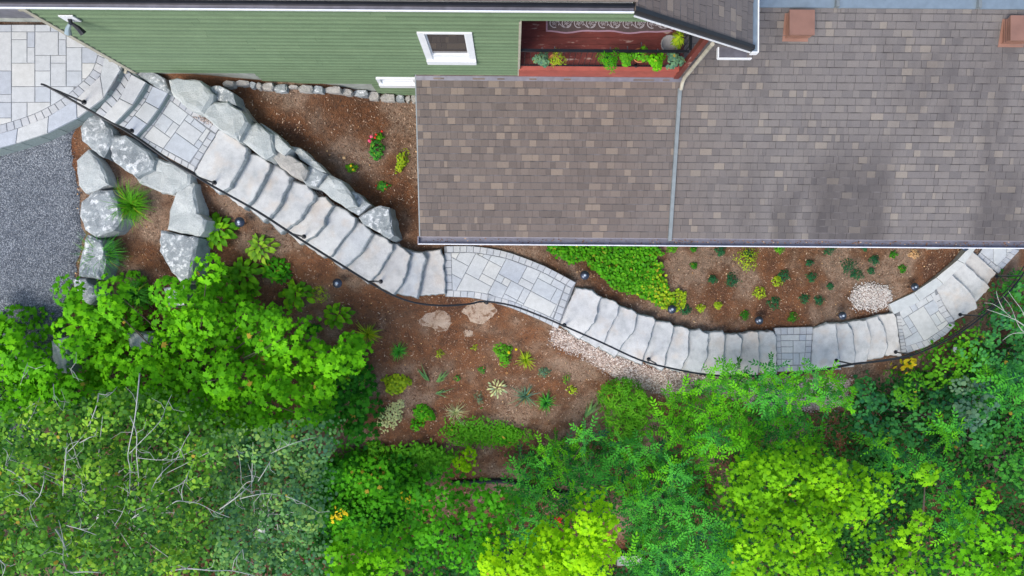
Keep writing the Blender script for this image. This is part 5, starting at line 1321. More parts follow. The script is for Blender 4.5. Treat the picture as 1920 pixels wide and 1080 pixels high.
def sumac(label, matkey, poly, z0, dz, dist, seed, length=.38, cap=300, base=None, name='sumac_tree', n0=5, n1=7):
    rs_ = np.random.RandomState(seed*17); cl = poisson(poly, dist*.80, rs_); dz = dz*2.2
    cxp = sum(a for a, _ in poly)/len(poly); cyp = sum(b for _, b in poly)/len(poly); g = G(*(base or (cxp, cyp)))
    alt = {'sumac': 'sumac_bright', 'sumac_bright': 'sumac', 'fresh': 'fresh'}[matkey]
    root = tag(empty(name, g), label, 'tree'); meshes = [frond_mesh('frond', p_, d_, L[mk_], i+seed) for mk_ in (matkey, alt) for i, (p_, d_) in enumerate([(6,.5),(7,.7),(6,.35),(7,.6)])]
    tmpl = []
    for me in meshes:
        n_ = len(me.vertices); co_ = np.empty(n_*3, np.float32); me.vertices.foreach_get('co', co_); tmpl.append(co_.reshape(-1, 3))
    faces = [[tuple(p_.vertices) for p_ in me.polygons] for me in meshes]
    cand = []; tb = MB(); lb = MB(); hub = g+Vector((0, 0, max(.3, (z0-g.z)*.45)))
    tb.tube([g-Vector((0, 0, .1)), hub], .05, 8, .04).build('trunk', M['bark'], root)
    for q_, (a, b) in enumerate(cl):
        z = z0+dz*(noise2(a*.025, b*.025, seed)+.55*rs_.uniform(-1, 1)); c = P(a, b, z); k = rs_.randint(n0, n1+1); a0 = rs_.uniform(0, 6.28); off = 4 if rs_.rand() < .25 else 0
        if q_ % 3 == 0: lb.tube([hub, hub*.5+c*.5+Vector((rs_.uniform(-.1, .1), rs_.uniform(-.1, .1), -.25)), c-Vector((0, 0, .02))], .012, 5, .006, cap=False)
        for i in range(k):
            an = a0+i*6.283/k+rs_.uniform(-.4, .4); el = rs_.uniform(-.45, .5); ln = length*rs_.uniform(.65, 1.2)
            cand.append((z+rs_.uniform(-.1, .1), off+rs_.randint(4), c+Vector((0, 0, rs_.uniform(-.05, .05))), (el, rs_.uniform(-.5, .5), an), ln))
    cand.sort(key=lambda q: -q[0]); rv = []; rf = []; rr_ = []
    from mathutils import Euler
    for i_, (z_, mi, c, e_, ln) in enumerate(cand):
        if i_ < cap: link_mesh('frond', meshes[mi], None, root, c, e_, (ln, ln, ln))
        elif mi < 4:
            Rm_ = np.array(Euler(e_).to_matrix()); n0_ = len(rv); val = rs_.rand()
            vv = (tmpl[mi]*ln) @ Rm_.T + np.array(tuple(c)); rv += [tuple(x_) for x_ in vv]; rr_ += [val]*len(vv); rf += [tuple(w_+n0_ for w_ in f_) for f_ in faces[mi]]
    if rv:
        o = mk('fronds', rv, rf, L[matkey], root); a_ = o.data.attributes.new('rnd', 'FLOAT', 'POINT'); a_.data.foreach_set('value', rr_); o['kind'] = 'stuff'
    tag(lb.build('limbs', M['bark'], root, True), kind='stuff')
    return root
sumac('blue green sumac with feathery leaves in the bottom centre, left of the dark hollow', 'sumac',
      [(968,880),(985,850),(1030,835),(1060,822),(1110,818),(1150,822),(1160,860),(1130,900),(1110,925),(1075,935),(1050,900),(1020,905),(1010,940),(970,930)], -3.0, .35, 27, 3)
sumac('blue green sumac with feathery leaves between the lime and olive maples', 'sumac',
      [(1165,830),(1210,838),(1255,845),(1305,880),(1308,915),(1290,960),(1262,985),(1205,990),(1180,960),(1165,920),(1160,880)], -2.8, .35, 25, 4)
sumac('bright green sumac reaching over the handrail and the slab steps', 'sumac_bright',
      [(1345,714),(1362,688),(1385,694),(1398,722),(1422,724),(1438,698),(1450,684),(1466,708),(1500,708),(1526,690),(1545,702),(1570,720),(1585,732),(1590,765),(1560,760),(1530,745),(1500,740),(1450,760),(1420,745),(1390,750),(1345,735),(1325,712)], -2.6, .3, 24, 5)
sumac('bright green sumac below the pink gravel, right of the lone yellow green shrub', 'sumac_bright',
      [(1262,740),(1320,728),(1370,755),(1415,762),(1420,800),(1400,835),(1360,840),(1320,870),(1290,830),(1240,815),(1225,790),(1240,760)], -2.9, .35, 25, 6)
sumac('bright green sumac with gaps showing brown litter, left of the right hand thicket', 'sumac_bright',
      [(1430,775),(1465,760),(1510,785),(1530,810),(1550,840),(1520,862),(1470,850),(1440,870),(1400,870),(1380,850),(1420,820)], -3.2, .3, 26, 7)
sumac('blue green sumac on the bottom edge right of the lime maple', 'sumac',
      [(1180,1040),(1215,1005),(1260,1000),(1310,985),(1350,975),(1380,1000),(1385,1050),(1375,1100),(1190,1100)], -2.6, .35, 27, 8)
sumac('dark feathery sumac under the first lower right spire', 'sumac',
      [(1640,830),(1690,840),(1740,850),(1790,900),(1830,930),(1820,1000),(1780,1020),(1770,960),(1750,920),(1700,880),(1650,870)], -3.8, .4, 30, 9)
sumac('deep green feathery sumac between the brown hollow and the bottom centre maple', 'sumac',
      [(948,925),(985,935),(1020,960),(1010,1010),(985,1020),(960,980),(945,960)], -3.4, .3, 28, 10)
sumac('dark fern like sumac at the right edge above the lower right corner', 'sumac',
      [(1830,690),(1880,680),(1940,700),(1940,780),(1880,760),(1840,740)], -3.9, .3, 30, 11, length=.5)
tree('shrub', 'green leafy shrub filling the slope at the right end of the handrail', 'shrub', 'oval', L['dark'],
     [(1860,560),(1890,535),(1925,500),(1960,500),(1960,620),(1900,620),(1862,600)], -4.6, .4, dist=22, cr=.26, per=70, size=.05, seed=24, fill=.4, base=(1925,570))
sumac('lime green sumac sprout standing out in the right hand thicket', 'sumac_bright', [(1765,800),(1785,795),(1792,825),(1770,832)], -3.2, .1, 20, 31, length=.42, cap=30, n0=5, n1=6)
sumac('low green fern clump left of the yellow seedling', 'fresh', [(770,865),(785,855),(795,868),(782,880)], -3.75, .05, 14, 12, length=.34, name='fern', cap=60)

# undergrowth nobody could count
def under(poly, n, mat, species, size, h0, h1, name='undergrowth'):
    pl = [(G(a, b).x, G(a, b).y) for a, b in poly]; x, y = pts_in(pl, n, rs)
    x += rs.randn(n)*.10; y += rs.randn(n)*.10
    hh = (np.sin(x*3.1+y*1.7)*np.sin(y*2.9-x)+1)/2*(h1-h0)+h0
    C = np.stack([x, y, gz(x, y)+hh*rs.uniform(.3, 1, n)+.03], 1); Nn = np.stack([rs.randn(n)*.4, rs.randn(n)*.4, np.ones(n)], 1)
    tv, tf = TM[species]; o = batch(name, tv, tf, C, basis(Nn, rs.uniform(0, 6.283, n)), size*rs.uniform(.6, 1.3, n), mat, None, np.clip(.5+.3*np.sin(x*2.3)*np.cos(y*2.1)+rs.randn(n)*.15, 0, 1)); return o
under([(600,870),(640,850),(700,860),(770,850),(760,930),(800,900),(740,1010),(600,1030)], 4200, L['maple_deep'], 'maple', .075, .1, .9)
under([(640,850),(760,860),(800,880),(740,1000),(620,1000)], 1300, L['maple_mid'], 'maple', .07, .4, 1.0)
under([(640,840),(720,850),(790,830),(850,850),(830,880),(760,900),(700,890)], 1800, L['fresh'], 'oval', .065, .05, .5)
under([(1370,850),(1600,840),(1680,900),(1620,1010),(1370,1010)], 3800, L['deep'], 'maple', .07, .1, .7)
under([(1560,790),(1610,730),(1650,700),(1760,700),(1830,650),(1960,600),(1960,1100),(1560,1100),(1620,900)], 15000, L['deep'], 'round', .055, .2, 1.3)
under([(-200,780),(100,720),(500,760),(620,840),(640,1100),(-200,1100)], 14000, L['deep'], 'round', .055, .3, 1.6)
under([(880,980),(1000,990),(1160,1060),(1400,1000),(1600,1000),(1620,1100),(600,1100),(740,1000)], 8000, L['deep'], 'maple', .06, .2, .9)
under([(830,800),(900,785),(960,800),(1000,815),(960,830),(900,830),(860,835)], 1500, L['fresh'], 'oval', .038, .05, .35)
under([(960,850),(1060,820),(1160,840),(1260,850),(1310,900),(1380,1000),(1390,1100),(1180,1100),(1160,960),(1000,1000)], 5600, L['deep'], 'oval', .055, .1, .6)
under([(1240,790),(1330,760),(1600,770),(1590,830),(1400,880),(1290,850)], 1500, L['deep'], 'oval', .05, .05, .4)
under([(1210,850),(1330,880),(1390,900),(1390,980),(1300,960),(1310,900)], 500, L['maple_deep'], 'oval', .05, .1, .4)

# pale twigs of the aspens, traced one by one (each a part of its aspen)
aspens = [o for o in bpy.data.objects if o.name.startswith('aspen_tree')]
TW = [([(262,700),(258,740),(252,790),(240,850),(244,880),(243,925)],1.9,.020),([(243,850),(262,830),(300,790),(312,760),(322,740)],2.0,.012),([(127,812),(124,850),(120,890),(118,930)],1.9,.020),([(124,850),(140,835),(160,812)],2.0,.012),
 ([(0,876),(22,884),(50,905),(78,930)],1.9,.016),([(10,876),(14,850),(5,840)],2.0,.008),([(244,780),(256,812),(256,850),(260,900),(256,927),(240,965)],1.7,.018),([(256,858),(290,862),(330,862),(350,860)],2.0,.010),
 ([(330,862),(345,830),(356,810)],2.1,.009),([(330,862),(305,885),(290,905),(286,920)],2.0,.011),([(312,952),(330,940),(345,940),(372,944),(400,958),(430,970)],1.8,.016),([(343,940),(341,918),(352,890),(365,860)],1.9,.011),
 ([(245,974),(262,962),(285,950)],1.8,.015),([(125,985),(150,992),(178,1002),(202,1014)],2.0,.014),([(105,992),(118,1015),(128,1045)],1.6,.030),([(110,975),(118,1010),(118,1050)],1.9,.010),
 ([(130,1074),(160,1072),(190,1074)],1.8,.020),([(312,1072),(350,1066),(400,1070),(436,1070),(478,1080)],1.8,.022),([(436,1070),(440,1050),(455,1030)],1.9,.010),
 ([(412,955),(440,935),(460,918),(475,902)],1.5,.020),([(450,935),(470,930),(500,925),(530,930),(556,935)],1.5,.014),([(530,928),(560,940),(580,950)],1.6,.010),([(484,902),(498,880),(508,862),(515,845)],1.5,.012),([(508,850),(540,835),(570,825),(600,818)],1.5,.010),
 ([(100,720),(104,750),(118,770),(135,767)],1.8,.010),([(52,680),(45,700),(38,722)],1.8,.008),([(130,690),(140,700),(148,715)],1.8,.009),([(185,738),(182,758),(170,790),(164,800)],1.9,.018),([(185,738),(205,740),(220,725)],1.9,.010),
 ([(75,745),(60,780),(45,800)],1.8,.009),([(75,995),(60,970),(55,950)],1.8,.010),([(0,1050),(10,1062),(4,1080)],1.8,.016),([(438,830),(448,855),(452,890)],1.6,.010),([(465,870),(475,900),(462,905),(440,930)],1.5,.012),
 ([(215,985),(230,960),(240,930)],1.7,.012),([(83,890),(82,905),(74,930),(68,935)],1.8,.018),([(30,920),(45,930),(55,940)],1.8,.016),([(150,830),(168,820),(180,818)],1.8,.016),([(145,925),(152,920),(160,912),(150,905)],1.7,.018)]
for pl, z, rr in TW:
    t = aspens[0] if pl[0][0] < 400 else aspens[1]
    pts3 = catmull([P(a, b, z-.50+.2*math.sin(i*1.3)) for i, (a, b) in enumerate(pl)], 3)
    tm_ = MB().tube(pts3, rr*.60, 6, rr*.28)
    for q_ in range(len(pts3)//3):
        a0_ = random.choice(pts3[1:]); an_ = random.uniform(0, 6.28); l_ = random.uniform(.12, .38)
        tm_.tube([a0_, a0_+Vector((math.cos(an_)*l_*.5, math.sin(an_)*l_*.5, .03)), a0_+Vector((math.cos(an_+.35)*l_, math.sin(an_+.35)*l_, random.uniform(-.05, .1)))], .005, 4, .002, cap=False)
    tm_.build('branch', M['palebark'], t, True)
bt = tag(empty('bare_shrub', G(1920, 640)), 'leafless pale twiggy shrub at the right edge beside the handrail', 'shrub')
for pl, rr in [([(1935,620),(1905,600),(1885,585),(1872,562),(1868,545)],.014),([(1905,600),(1880,590),(1850,580)],.010),([(1925,612),(1918,585),(1900,560),(1890,545)],.010),([(1930,625),(1900,625),(1880,638)],.010),([(1885,585),(1862,570),(1845,568)],.007),([(1918,590),(1930,560),(1925,530)],.010),([(1905,600),(1895,575),(1880,555)],.006),([(1940,640),(1915,618),(1905,600)],.016)]:
    MB().tube(catmull([P(a, b, -3.7-.1*i) for i, (a, b) in enumerate(pl)], 3), rr, 5, rr*.5).build('branch', M['palebark'], bt, True)

# ---------------------------------------------------------------- garden plants
def leaf_mesh(name, mat, w_=.5, n=4, curl=.5):
    v = []; f = []
    for i in range(n+1):
        t = i/n; wd = w_*.5*math.sin(math.pi*min(1, t*.86+.1))**.8; z = curl*(math.sin(t*2.3)*.42-t*t*.35)
        if i == n: wd = .01
        v += [(-wd, t, z+wd*.25), (0, t, z-.02), (wd, t, z+wd*.25)]
    for i in range(n):
        for k in (0, 1): f.append((i*3+k, i*3+k+1, i*3+k+4, i*3+k+3))
    me = bpy.data.meshes.new(name); me.from_pydata(v, [], f); me.polygons.foreach_set('use_smooth', [True]*len(f)); me.materials.append(mat); return me
def hosta(px, py, r, label, mat, w_=.5, n=38, name='hosta', cat='hosta'):
    g = G(px, py); rm = r*(CZ-g.z)/F; t = tag(empty(name, g), label, cat, 'leafy hostas in the mulch' if name == 'hosta' else None); me = leaf_mesh('leaf', mat, w_*1.15, 4, .8)
    for i in range(n):
        ring = (i/n)**1.35; an = i*2.39996+random.uniform(-.2, .2); ln = rm*(.50-.10*ring)*random.uniform(.85, 1.15); el = -.35+.9*ring+random.uniform(-.2, .2)
        off = rm*.58*(1-ring)*random.uniform(.8, 1.1); o = Vector((-math.sin(an)*off, math.cos(an)*off, .05+.16*ring**.7*min(1, rm*3)))
        link_mesh('leaf', me, None, t, g+o, (el, random.uniform(-.25, .25), an), (ln, ln, ln))
hosta(411,431,40,'bright green hosta beside the tall wedge boulder and a path light',L['hosta'])
hosta(492,462,34,'cream edged pale hosta, upper of the cluster below the slab steps',L['hosta_lime'],.42,34)
hosta(458,511,40,'large bright green hosta left of the darker green shrub',L['hosta'],.5,42)
hosta(559,550,36,'bright green hosta beside the small yellow green bush',L['hosta'])
hosta(635,589,31,'isolated bright green hosta lowest of the row',L['hosta'],.5,32)
hosta(470,545,24,'bright green hosta at the edge of the large maple below the two upper ones',L['hosta'])
hosta(530,515,20,'small darker green hosta right of the leafy shrub',L['maple_mid'])
hosta(932,726,22,'small white and green variegated hosta in the middle of the lower bed',L['variegated'],.28,26)
hosta(410,516,24,'narrow leaved variegated hosta half under the maple',L['hosta_lime'],.25,34)
def blades(name, label, cat, px, py, r, mat, n=120, wd=.012, arch=.7, spread=1.0, ang=None, group=None, kinds=None):
    """tufts, irises and daylilies: every blade a curved strip"""
    g = G(px, py); rm = r*(CZ-g.z)/F; v = []; f = []; rn = []
    for i in range(n):
        an = random.uniform(0, 6.283) if ang is None else ang+random.gauss(0, .22); ln = 1.35*rm*random.uniform(.7, 1.2); dx, dy = math.cos(an), math.sin(an); sx, sy = -dy, dx; q = random.random(); c0 = Vector((g.x+random.gauss(0, .06*rm), g.y+random.gauss(0, .06*rm), g.z)); hgt = ln*random.uniform(.5, 1.1)*arch
        b0 = len(v); sp = random.uniform(.35, 1)*spread
        for k in range(4):
            t_ = k/3; w2 = wd*(1-t_**2)*.5+.001; x = c0.x+dx*ln*sp*t_**1.2; y = c0.y+dy*ln*sp*t_**1.2; z = c0.z+hgt*math.sin(t_*2.1)
            v += [(x+sx*w2, y+sy*w2, z), (x-sx*w2, y-sy*w2, z)]; rn += [q, q]
        for k in range(3): f.append((b0+2*k, b0+2*k+2, b0+2*k+3, b0+2*k+1))
    me = np_mesh(name, np.array(v)-np.array(tuple(g)), np.array(f), np.array(rn)); o = link_mesh(name, me, mat, None, g); tag(o, label, cat, group); return o
blades('ornamental_grass','light green ornamental grass tuft between the veined boulder and the wedge boulder','grass tuft',258,388,36,L['fresh'],420,.010,.8)
blades('ornamental_grass','darker blue green grass tuft leaning over the gravel edge boulder','grass tuft',208,478,38,L['dark'],480,.009,.8)
blades('ornamental_grass','dark green grass tuft partly under the maple leaves','grass tuft',262,552,28,L['dark'],300,.009,.8)
blades('daylily','arching yellow green daylily below the lowest bright hosta','plant',692,626,24,L['yellowgreen'],80,.022,.7)
blades('spiky_plant','compact dark green spiky rosette in the mulch right of the daylily','plant',748,658,16,L['sumac'],110,.016,.6)
blades('spiky_plant','dark green spiky rosette right of the blue green clump','plant',1023,753,18,L['sumac'],120,.018,.6)
blades('iris','left fan of grey green iris blades in the lower bed','iris',802,712,28,L['iris'],9,.030,.5,1,R(115))
blades('iris','right fan of grey green iris blades in the lower bed','iris',822,715,30,L['iris'],11,.030,.5,1,R(62))
blades('iris','fallen iris blades lying on the mulch below the two fans','iris',817,737,36,L['iris'],5,.026,.15,1,R(8))
blades('iris','loose clump of grey green iris blades left of the lone shrub','iris',1098,780,32,L['iris'],26,.026,.5,1,R(62))
blades('iris','blue green sprawling iris clump beside the dark spiky rosette','iris',985,742,24,L['sage'],60,.018,.5)
blades('yellow_grass','small yellow green tuft next to the yellow flowered bush','plant',986,674,17,L['yellowgreen'],70,.018,.6)
blades('grass_tuft','tiny straw coloured tuft in the middle of the lower bed','grass tuft',855,772,22,L['variegated'],80,.004,.7)
def bush(name, label, cat, px, py, r, mat, species='oval', size=.035, n=160, h=.5, ry=None, rot=0, flowers=None, group=None):
    g = G(px, py); k = (CZ-g.z)/F; rm = r*k; rym = (ry or r)*k; rs_ = np.random.RandomState(int(px*3+py)); d = norm(rs_.randn(n, 3)); d[:, 2] = np.abs(d[:, 2])
    u = rs_.uniform(.3, 1, n)**.6; lx = d[:, 0]*rm*u*(1+.25*np.sin(3*np.arctan2(d[:, 1], d[:, 0])+px)); ly = d[:, 1]*rym*u; c, s = math.cos(rot), math.sin(rot)
    C = np.stack([g.x+lx*c-ly*s, g.y+lx*s+ly*c, g.z+.04+d[:, 2]*u*h*min(rm, rym)], 1)
    tv, tf = TM[species]; t = tag(empty(name, g), label, cat, group)
    batch('foliage', tv, tf, C, basis(d+np.array([0, 0, .7])+rs_.randn(n, 3)*.3, rs_.uniform(0, 6.283, n)), size*rs_.uniform(.6, 1.2, n), mat, t, np.clip(rs_.rand(n), 0, 1))
    sm = MB()
    for i in range(0, n, max(1, n//7)): sm.tube([g, Vector(C[i])], .004, 4, .002, cap=False)
    sm.build('stems', M['bark'], t)['kind'] = 'stuff'
    if flowers:
        mt, pts, fs = flowers
        for (a, b) in pts:
            p = P(a, b, g.z+h*rm+.08); k = 14; dd = norm(rs_.randn(k, 3)); dd[:, 2] = np.abs(dd[:, 2])
            batch('flower', *ROUND, np.array(p)+dd*fs*.6, basis(dd+np.array([0, 0, .3]), rs_.uniform(0, 6.28, k)), np.full(k, fs*.7), mt, t, rs_.rand(k), kind=None)
    return t
bush('rose_bush','red and pink flowering rose bush in the upper bed below the green wall','rose bush',706,280,15,L['dark'],'oval',.04,170,.8,24,0,(L['pink'],[(696,256),(693,264)],.045))
bush('rose_bush','taller stem of red roses right of the pink blooms','rose bush',712,258,9,L['fresh'],'oval',.03,60,.8,9,0,(L['red'],[(705,252),(716,246),(703,258)],.03))
bush('flower_plant','small green plant with a yellow flower in the upper bed','plant',660,316,13,L['fresh'],'oval',.028,120,.5,9,0,(L['yellow'],[(658,311),(662,318)],.03))
bush('rose_bush','low green rose with small red blooms, lowest in the upper bed','rose bush',718,349,13,L['dark'],'oval',.032,110,.5,11,0,(L['red'],[(705,348),(722,354),(726,347)],.018))
bush('shrub','tall yellow green shrub near the left edge of the lower roof','shrub',754,303,11,L['yellowgreen'],'oval',.032,200,.7,27,R(-20))
bush('shrub','dark green leafy shrub right of the large bright hosta','shrub',516,500,30,L['maple_mid'],'oval',.06,200,.5)
bush('shrub','small yellow green bush right of the hosta and lower path light','shrub',600,550,20,L['yellowgreen'],'narrow',.05,170,.6)
bush('shrub','dark green low bush right of the maple above the daylily','shrub',585,617,19,L['maple_deep'],'oval',.045,130,.5,12)
bush('flower_bush','upright green bush with one yellow bloom in the lower bed','shrub',943,660,17,L['fresh'],'oval',.045,230,.6,30,R(15),(L['yellow'],[(954,661),(968,655)],.04))
bush('shrub','yellow green bush right of the maple, above the cream leaved shrub','shrub',742,718,27,L['yellowgreen'],'round',.045,420,.5,22)
bush('shrub','cream and green leaved trailing shrub at the left of the lower bed','shrub',738,770,20,L['variegated'],'round',.032,520,.35,48,R(-28))
bush('shrub','dark leafy green bush right of the cream leaved shrub','shrub',792,772,24,L['maple_mid'],'oval',.06,230,.4,18,R(-35))
bush('shrub','small dark bush just below the dark leafy bush','shrub',781,795,13,L['maple_mid'],'oval',.05,80,.4)
bush('shrub','cream green wispy shrub at the right tip of the large maple','shrub',668,700,26,L['hosta_lime'],'narrow',.075,190,1.0,24)
bush('shrub','small variegated wispy shrub peeping through the large maple','shrub',568,655,20,L['hosta_lime'],'narrow',.07,150,1.0,16)
bush('creeping_plant','round blue green mound left of the pink gravel','plant',1020,697,14,L['sage'],'oval',.022,200,.5,11)
bush('creeping_plant','narrow sage green clump left of the white variegated hosta','plant',898,744,9,L['sage'],'narrow',.035,130,.4,17,R(15))
bush('small_plant','yellow green flowering seedling left of the lone shrub, lower of the pair','plant',1073,730,11,L['yellowgreen'],'oval',.03,70,.5)
bush('small_plant','thin yellow green seedling just above the flowering seedling','plant',1062,708,10,L['fresh'],'oval',.025,50,.5,14)
bush('small_plant','tiny olive mound right of the dark spiky rosette by the iris fans','plant',825,663,9,L['yellowgreen'],'oval',.018,90,.4)
bush('small_plant','tiny faded green seedling left of the yellow flowered bush','plant',890,651,7,L['yellowgreen'],'oval',.02,40,.4)
bush('small_plant','tiny dark green plant right of the iris fans','plant',858,708,7,L['dark'],'oval',.022,60,.5)
bush('small_plant','tiny dark plant with a pale pink bud left of the yellow flowered bush','plant',904,693,8,L['dark'],'oval',.022,60,.5,8,0,(L['pink'],[(907,690)],.015))
bush('small_plant','small dark seedling at the lower edge of the bed near the drain pipe','plant',1088,806,10,L['maple_mid'],'oval',.035,50,.4)
bush('shrub','leafy green bush along the lower edge of the bed above the lime seedling','shrub',890,812,26,L['fresh'],'oval',.05,260,.4,18)
bush('shrub','leafy green bush along the lower edge of the bed, right of the lime seedling','shrub',950,812,28,L['maple_mid'],'oval',.055,260,.4,20)
for a_ in [(700,880,24,'fresh','oval','green weedy bush in the dark ground right of the blue green aspen'),(660,925,22,'maple_mid','maple','broad leaved bush beside the yellow leaf clusters'),(722,950,24,'dark','round','dark round leaved bush left of the bottom centre maple'),
           (790,925,20,'fresh','round','small fresh green bush at the upper edge of the bottom centre maple'),(705,840,20,'fresh','oval','leafy stems at the lower left corner of the garden bed'),(745,905,17,'dark','narrow','dark narrow leaved weed in the hollow by the garden bed'),(812,890,16,'sumac','narrow','feathery green weed just above the bottom centre maple')]:
    bush('wild_bush', a_[5], 'shrub', a_[0], a_[1], a_[2], L[a_[3]], a_[4], .055, 190, .8)
bush('creeping_plant','white flowering wispy weed above the drain pipe','plant',822,862,16,L['variegated'],'round',.014,120,.6,24)
RB = [(1032,465,9,'dark','first dark clump at the left tip of the groundcover'),(1195,470,12,'dark','dark clump under the gutter at the right of the groundcover'),(1258,466,11,'fresh','thin green clump below the roof pipe'),(1300,468,7,'dark','tiny dark seedling under the gutter'),
 (1300,498,7,'dark','tiny brown green seedling below the one under the gutter'),(1350,470,11,'darkblue','dark evergreen seedling under the gutter left of the yellow sapling'),(1335,524,9,'darkblue','dark seedling left of a matching pair'),(1372,525,12,'darkblue','round dark seedling right of the matching pair'),
 (1400,485,22,'yellowgreen','yellow green sapling with spreading stems under the gutter'),(1402,478,8,'darkblue','dark plant inside the yellow sapling'),(1423,548,13,'yellowgreen','yellow green seedling in the middle of the right bed'),(1468,517,14,'darkblue','blue green plant beside a yellow tuft'),
 (1455,527,9,'yellowgreen','yellow tuft left of the blue green plant'),(1461,466,9,'fresh','bright seedling under the gutter'),(1450,568,11,'darkblue','dark low plant above the slab steps'),(1485,594,10,'dark','sprawling dark seedling near the small paved landing'),
 (1553,466,11,'darkblue','dark round seedling under the gutter right of the centre'),(1516,493,8,'darkblue','small seedling in the middle of the right bed'),(1520,520,9,'darkblue','small dark round seedling below it'),(1590,500,15,'darkblue','largest dark evergreen plant in the right bed'),
 (1606,515,11,'darkblue','lower end of the largest evergreen'),(1638,488,9,'darkblue','upper of two small seedlings right of the evergreen'),(1632,508,7,'darkblue','lower of two small seedlings right of the evergreen'),(1674,477,8,'dark','faint green seedling near the gutter right side'),
 (1690,504,8,'dark','dark seedling nearest the kerb'),(1507,561,9,'darkblue','dark seedling above the row of slab steps'),(1534,563,8,'darkblue','dark seedling left of the pale pebble patch'),(1555,537,7,'darkblue','dark seedling below the largest evergreen'),
 (1313,578,8,'yellowgreen','pale seedling near the groundcover tip'),(1345,572,8,'yellowgreen','thin pale seedling above the middle steps'),(1284,580,12,'darkblue','dark clump beside the path light at the groundcover tip'),(1395,590,9,'dark','low dark weed above the steps beside a path light'),(1620,466,7,'darkblue','dark seedling under the gutter above the evergreen'),(1712,476,8,'dry','brownish seedling in the red mulch near the kerb')]
for px, py, r_, mk_, lb in RB:
    r_ = r_*random.uniform(.9, 1.35); mk_ = {'darkblue': 'pine', 'dark': 'maple_deep'}.get(mk_, mk_)
    bush('seedling', lb+' in the right hand bed' if 'right' not in lb and len(lb.split()) < 12 else lb, 'plant', px, py, r_, L[mk_], 'oval', .026, int(30+r_*9), .6, None, 0, None, 'small plants dotted over the right hand bed')
# groundcover bed
gc = [(1027,458),(1035,476),(1050,482),(1070,495),(1088,486),(1100,490),(1108,503),(1125,513),(1140,530),(1152,541),(1190,551),(1225,566),(1245,577),(1262,572),(1258,550),(1245,530),(1240,510),(1238,495),(1215,487),(1240,478),(1232,462),(1180,455),(1100,452)]
pl = [(G(a, b).x, G(a, b).y) for a, b in gc]; n = 3600; x, y = pts_in(pl, n, rs); x += rs.randn(n)*.03; y += rs.randn(n)*.03
t_ = x*.5-y; C = np.stack([x, y, gz(x, y)+rs.uniform(.04, .2, n)], 1); nn = np.stack([rs.randn(n)*.35, rs.randn(n)*.35, np.ones(n)], 1)
ye = rs.rand(n) < np.clip((x-2.55)*.9-(y+.1)*.5-.25, 0, .75)
gd = ~ye & (rs.rand(n) < .45)
for m_, mt in ((~ye & ~gd, L['fresh']), (gd, L['maple_mid']), (ye, L['yellowgreen'])):
    batch('groundcover', *ROUND, C[m_], basis(nn[m_], rs.uniform(0, 6.283, m_.sum())), .044*rs.uniform(.6, 1.2, m_.sum()), mt, None, rs.rand(m_.sum()))
g1 = [(1240,578),(1262,585),(1282,578),(1286,548),(1265,540),(1255,560)]; pl = [(G(a, b).x, G(a, b).y) for a, b in g1]; n = 260; x, y = pts_in(pl, n, rs)
batch('groundcover', *ROUND, np.stack([x, y, gz(x, y)+rs.uniform(.04, .15, n)], 1), basis(np.stack([rs.randn(n)*.35, rs.randn(n)*.35, np.ones(n)], 1), rs.uniform(0, 6.283, n)), .034*rs.uniform(.6, 1.2, n), L['yellowgreen'], None, rs.rand(n))

# planters on the balcony rail
def planter(px, py, r, label, leaf, potmat='black', z=.92, species='round', size=.03, pot=True, pr=.09, dx=0, n=260):
    p = P(px, py, z+.08); c = Vector((p.x+dx, p.y, z)); t = tag(empty('planter', (c.x, c.y, z-.14)), label, 'plant pot', 'pots of plants along the balcony rail')
    MB().lathe((c.x, c.y, z-.14), [(pr*.7, 0), (pr, .13), (pr*1.1, .135), (pr*1.1, .155), (pr*.98, .155), (pr*.95, .13)], 14).build('pot', M[potmat], t, True)
    MB().lathe((c.x, c.y, z-.02), [(pr*.9, 0), (pr*.3, .012)], 12).build('soil', M['soil'], t)
    rs_ = np.random.RandomState(px); rm = 1.15*r*(CZ-z)/F; d = norm(rs_.randn(n, 3)); rm = rm*(1+.28*np.sin(3*np.arctan2(d[:, 1], d[:, 0])+px)[:, None]); d[:, 2] = np.abs(d[:, 2])
    tv, tf = TM[species]; batch('foliage', tv, tf, np.array(p)+d*rm*(rs_.uniform(.4, 1, n)**.5)[:, None]*np.array([1, 1, .8])-np.array([0, 0, .04]), basis(d+np.array([0, 0, .5])+rs_.randn(n, 3)*.3, rs_.uniform(0, 6.28, n)), size*rs_.uniform(.6, 1.2, n), leaf, t, rs_.rand(n))
    MB().tube([(c.x, c.y+.09, z), (c.x, c.y+.11, z+.16), (c.x, c.y+.16, z+.19), (c.x, c.y+.18, z+.1)], .008, 5).build('hook', M['black'], t)
planter(1016,110,13,'blue green leafy potted plant, leftmost on the balcony rail',L['sage'])
planter(1046,109,14,'yellow green potted plant in a wicker pot, second from the left on the rail',L['yellowgreen'],'terracotta_pot',species='narrow',dx=-.06)
planter(1143,110,18,'dense dark green potted plant in the middle of the balcony rail',L['maple_mid'],species='narrow',size=.04,n=480)
planter(1175,108,12,'small bright green potted plant right of the dense dark one',L['fresh'])
planter(1204,101,13,'green potted plant in a terracotta pot showing its orange rim',L['fresh'],'terracotta_pot',dx=-.03,n=130,pr=.12)
planter(1231,113,15,'round bright lime green potted plant, second from the right on the rail',L['maple'])
planter(1265,112,14,'blue green potted plant at the right end of the rail',L['sage'])
gp = P(1256, 82, .45); t = tag(empty('floor_planter', (gp.x, gp.y, zf)), 'tall feathery yellow green plant in a grey pot on the balcony floor', 'plant pot')
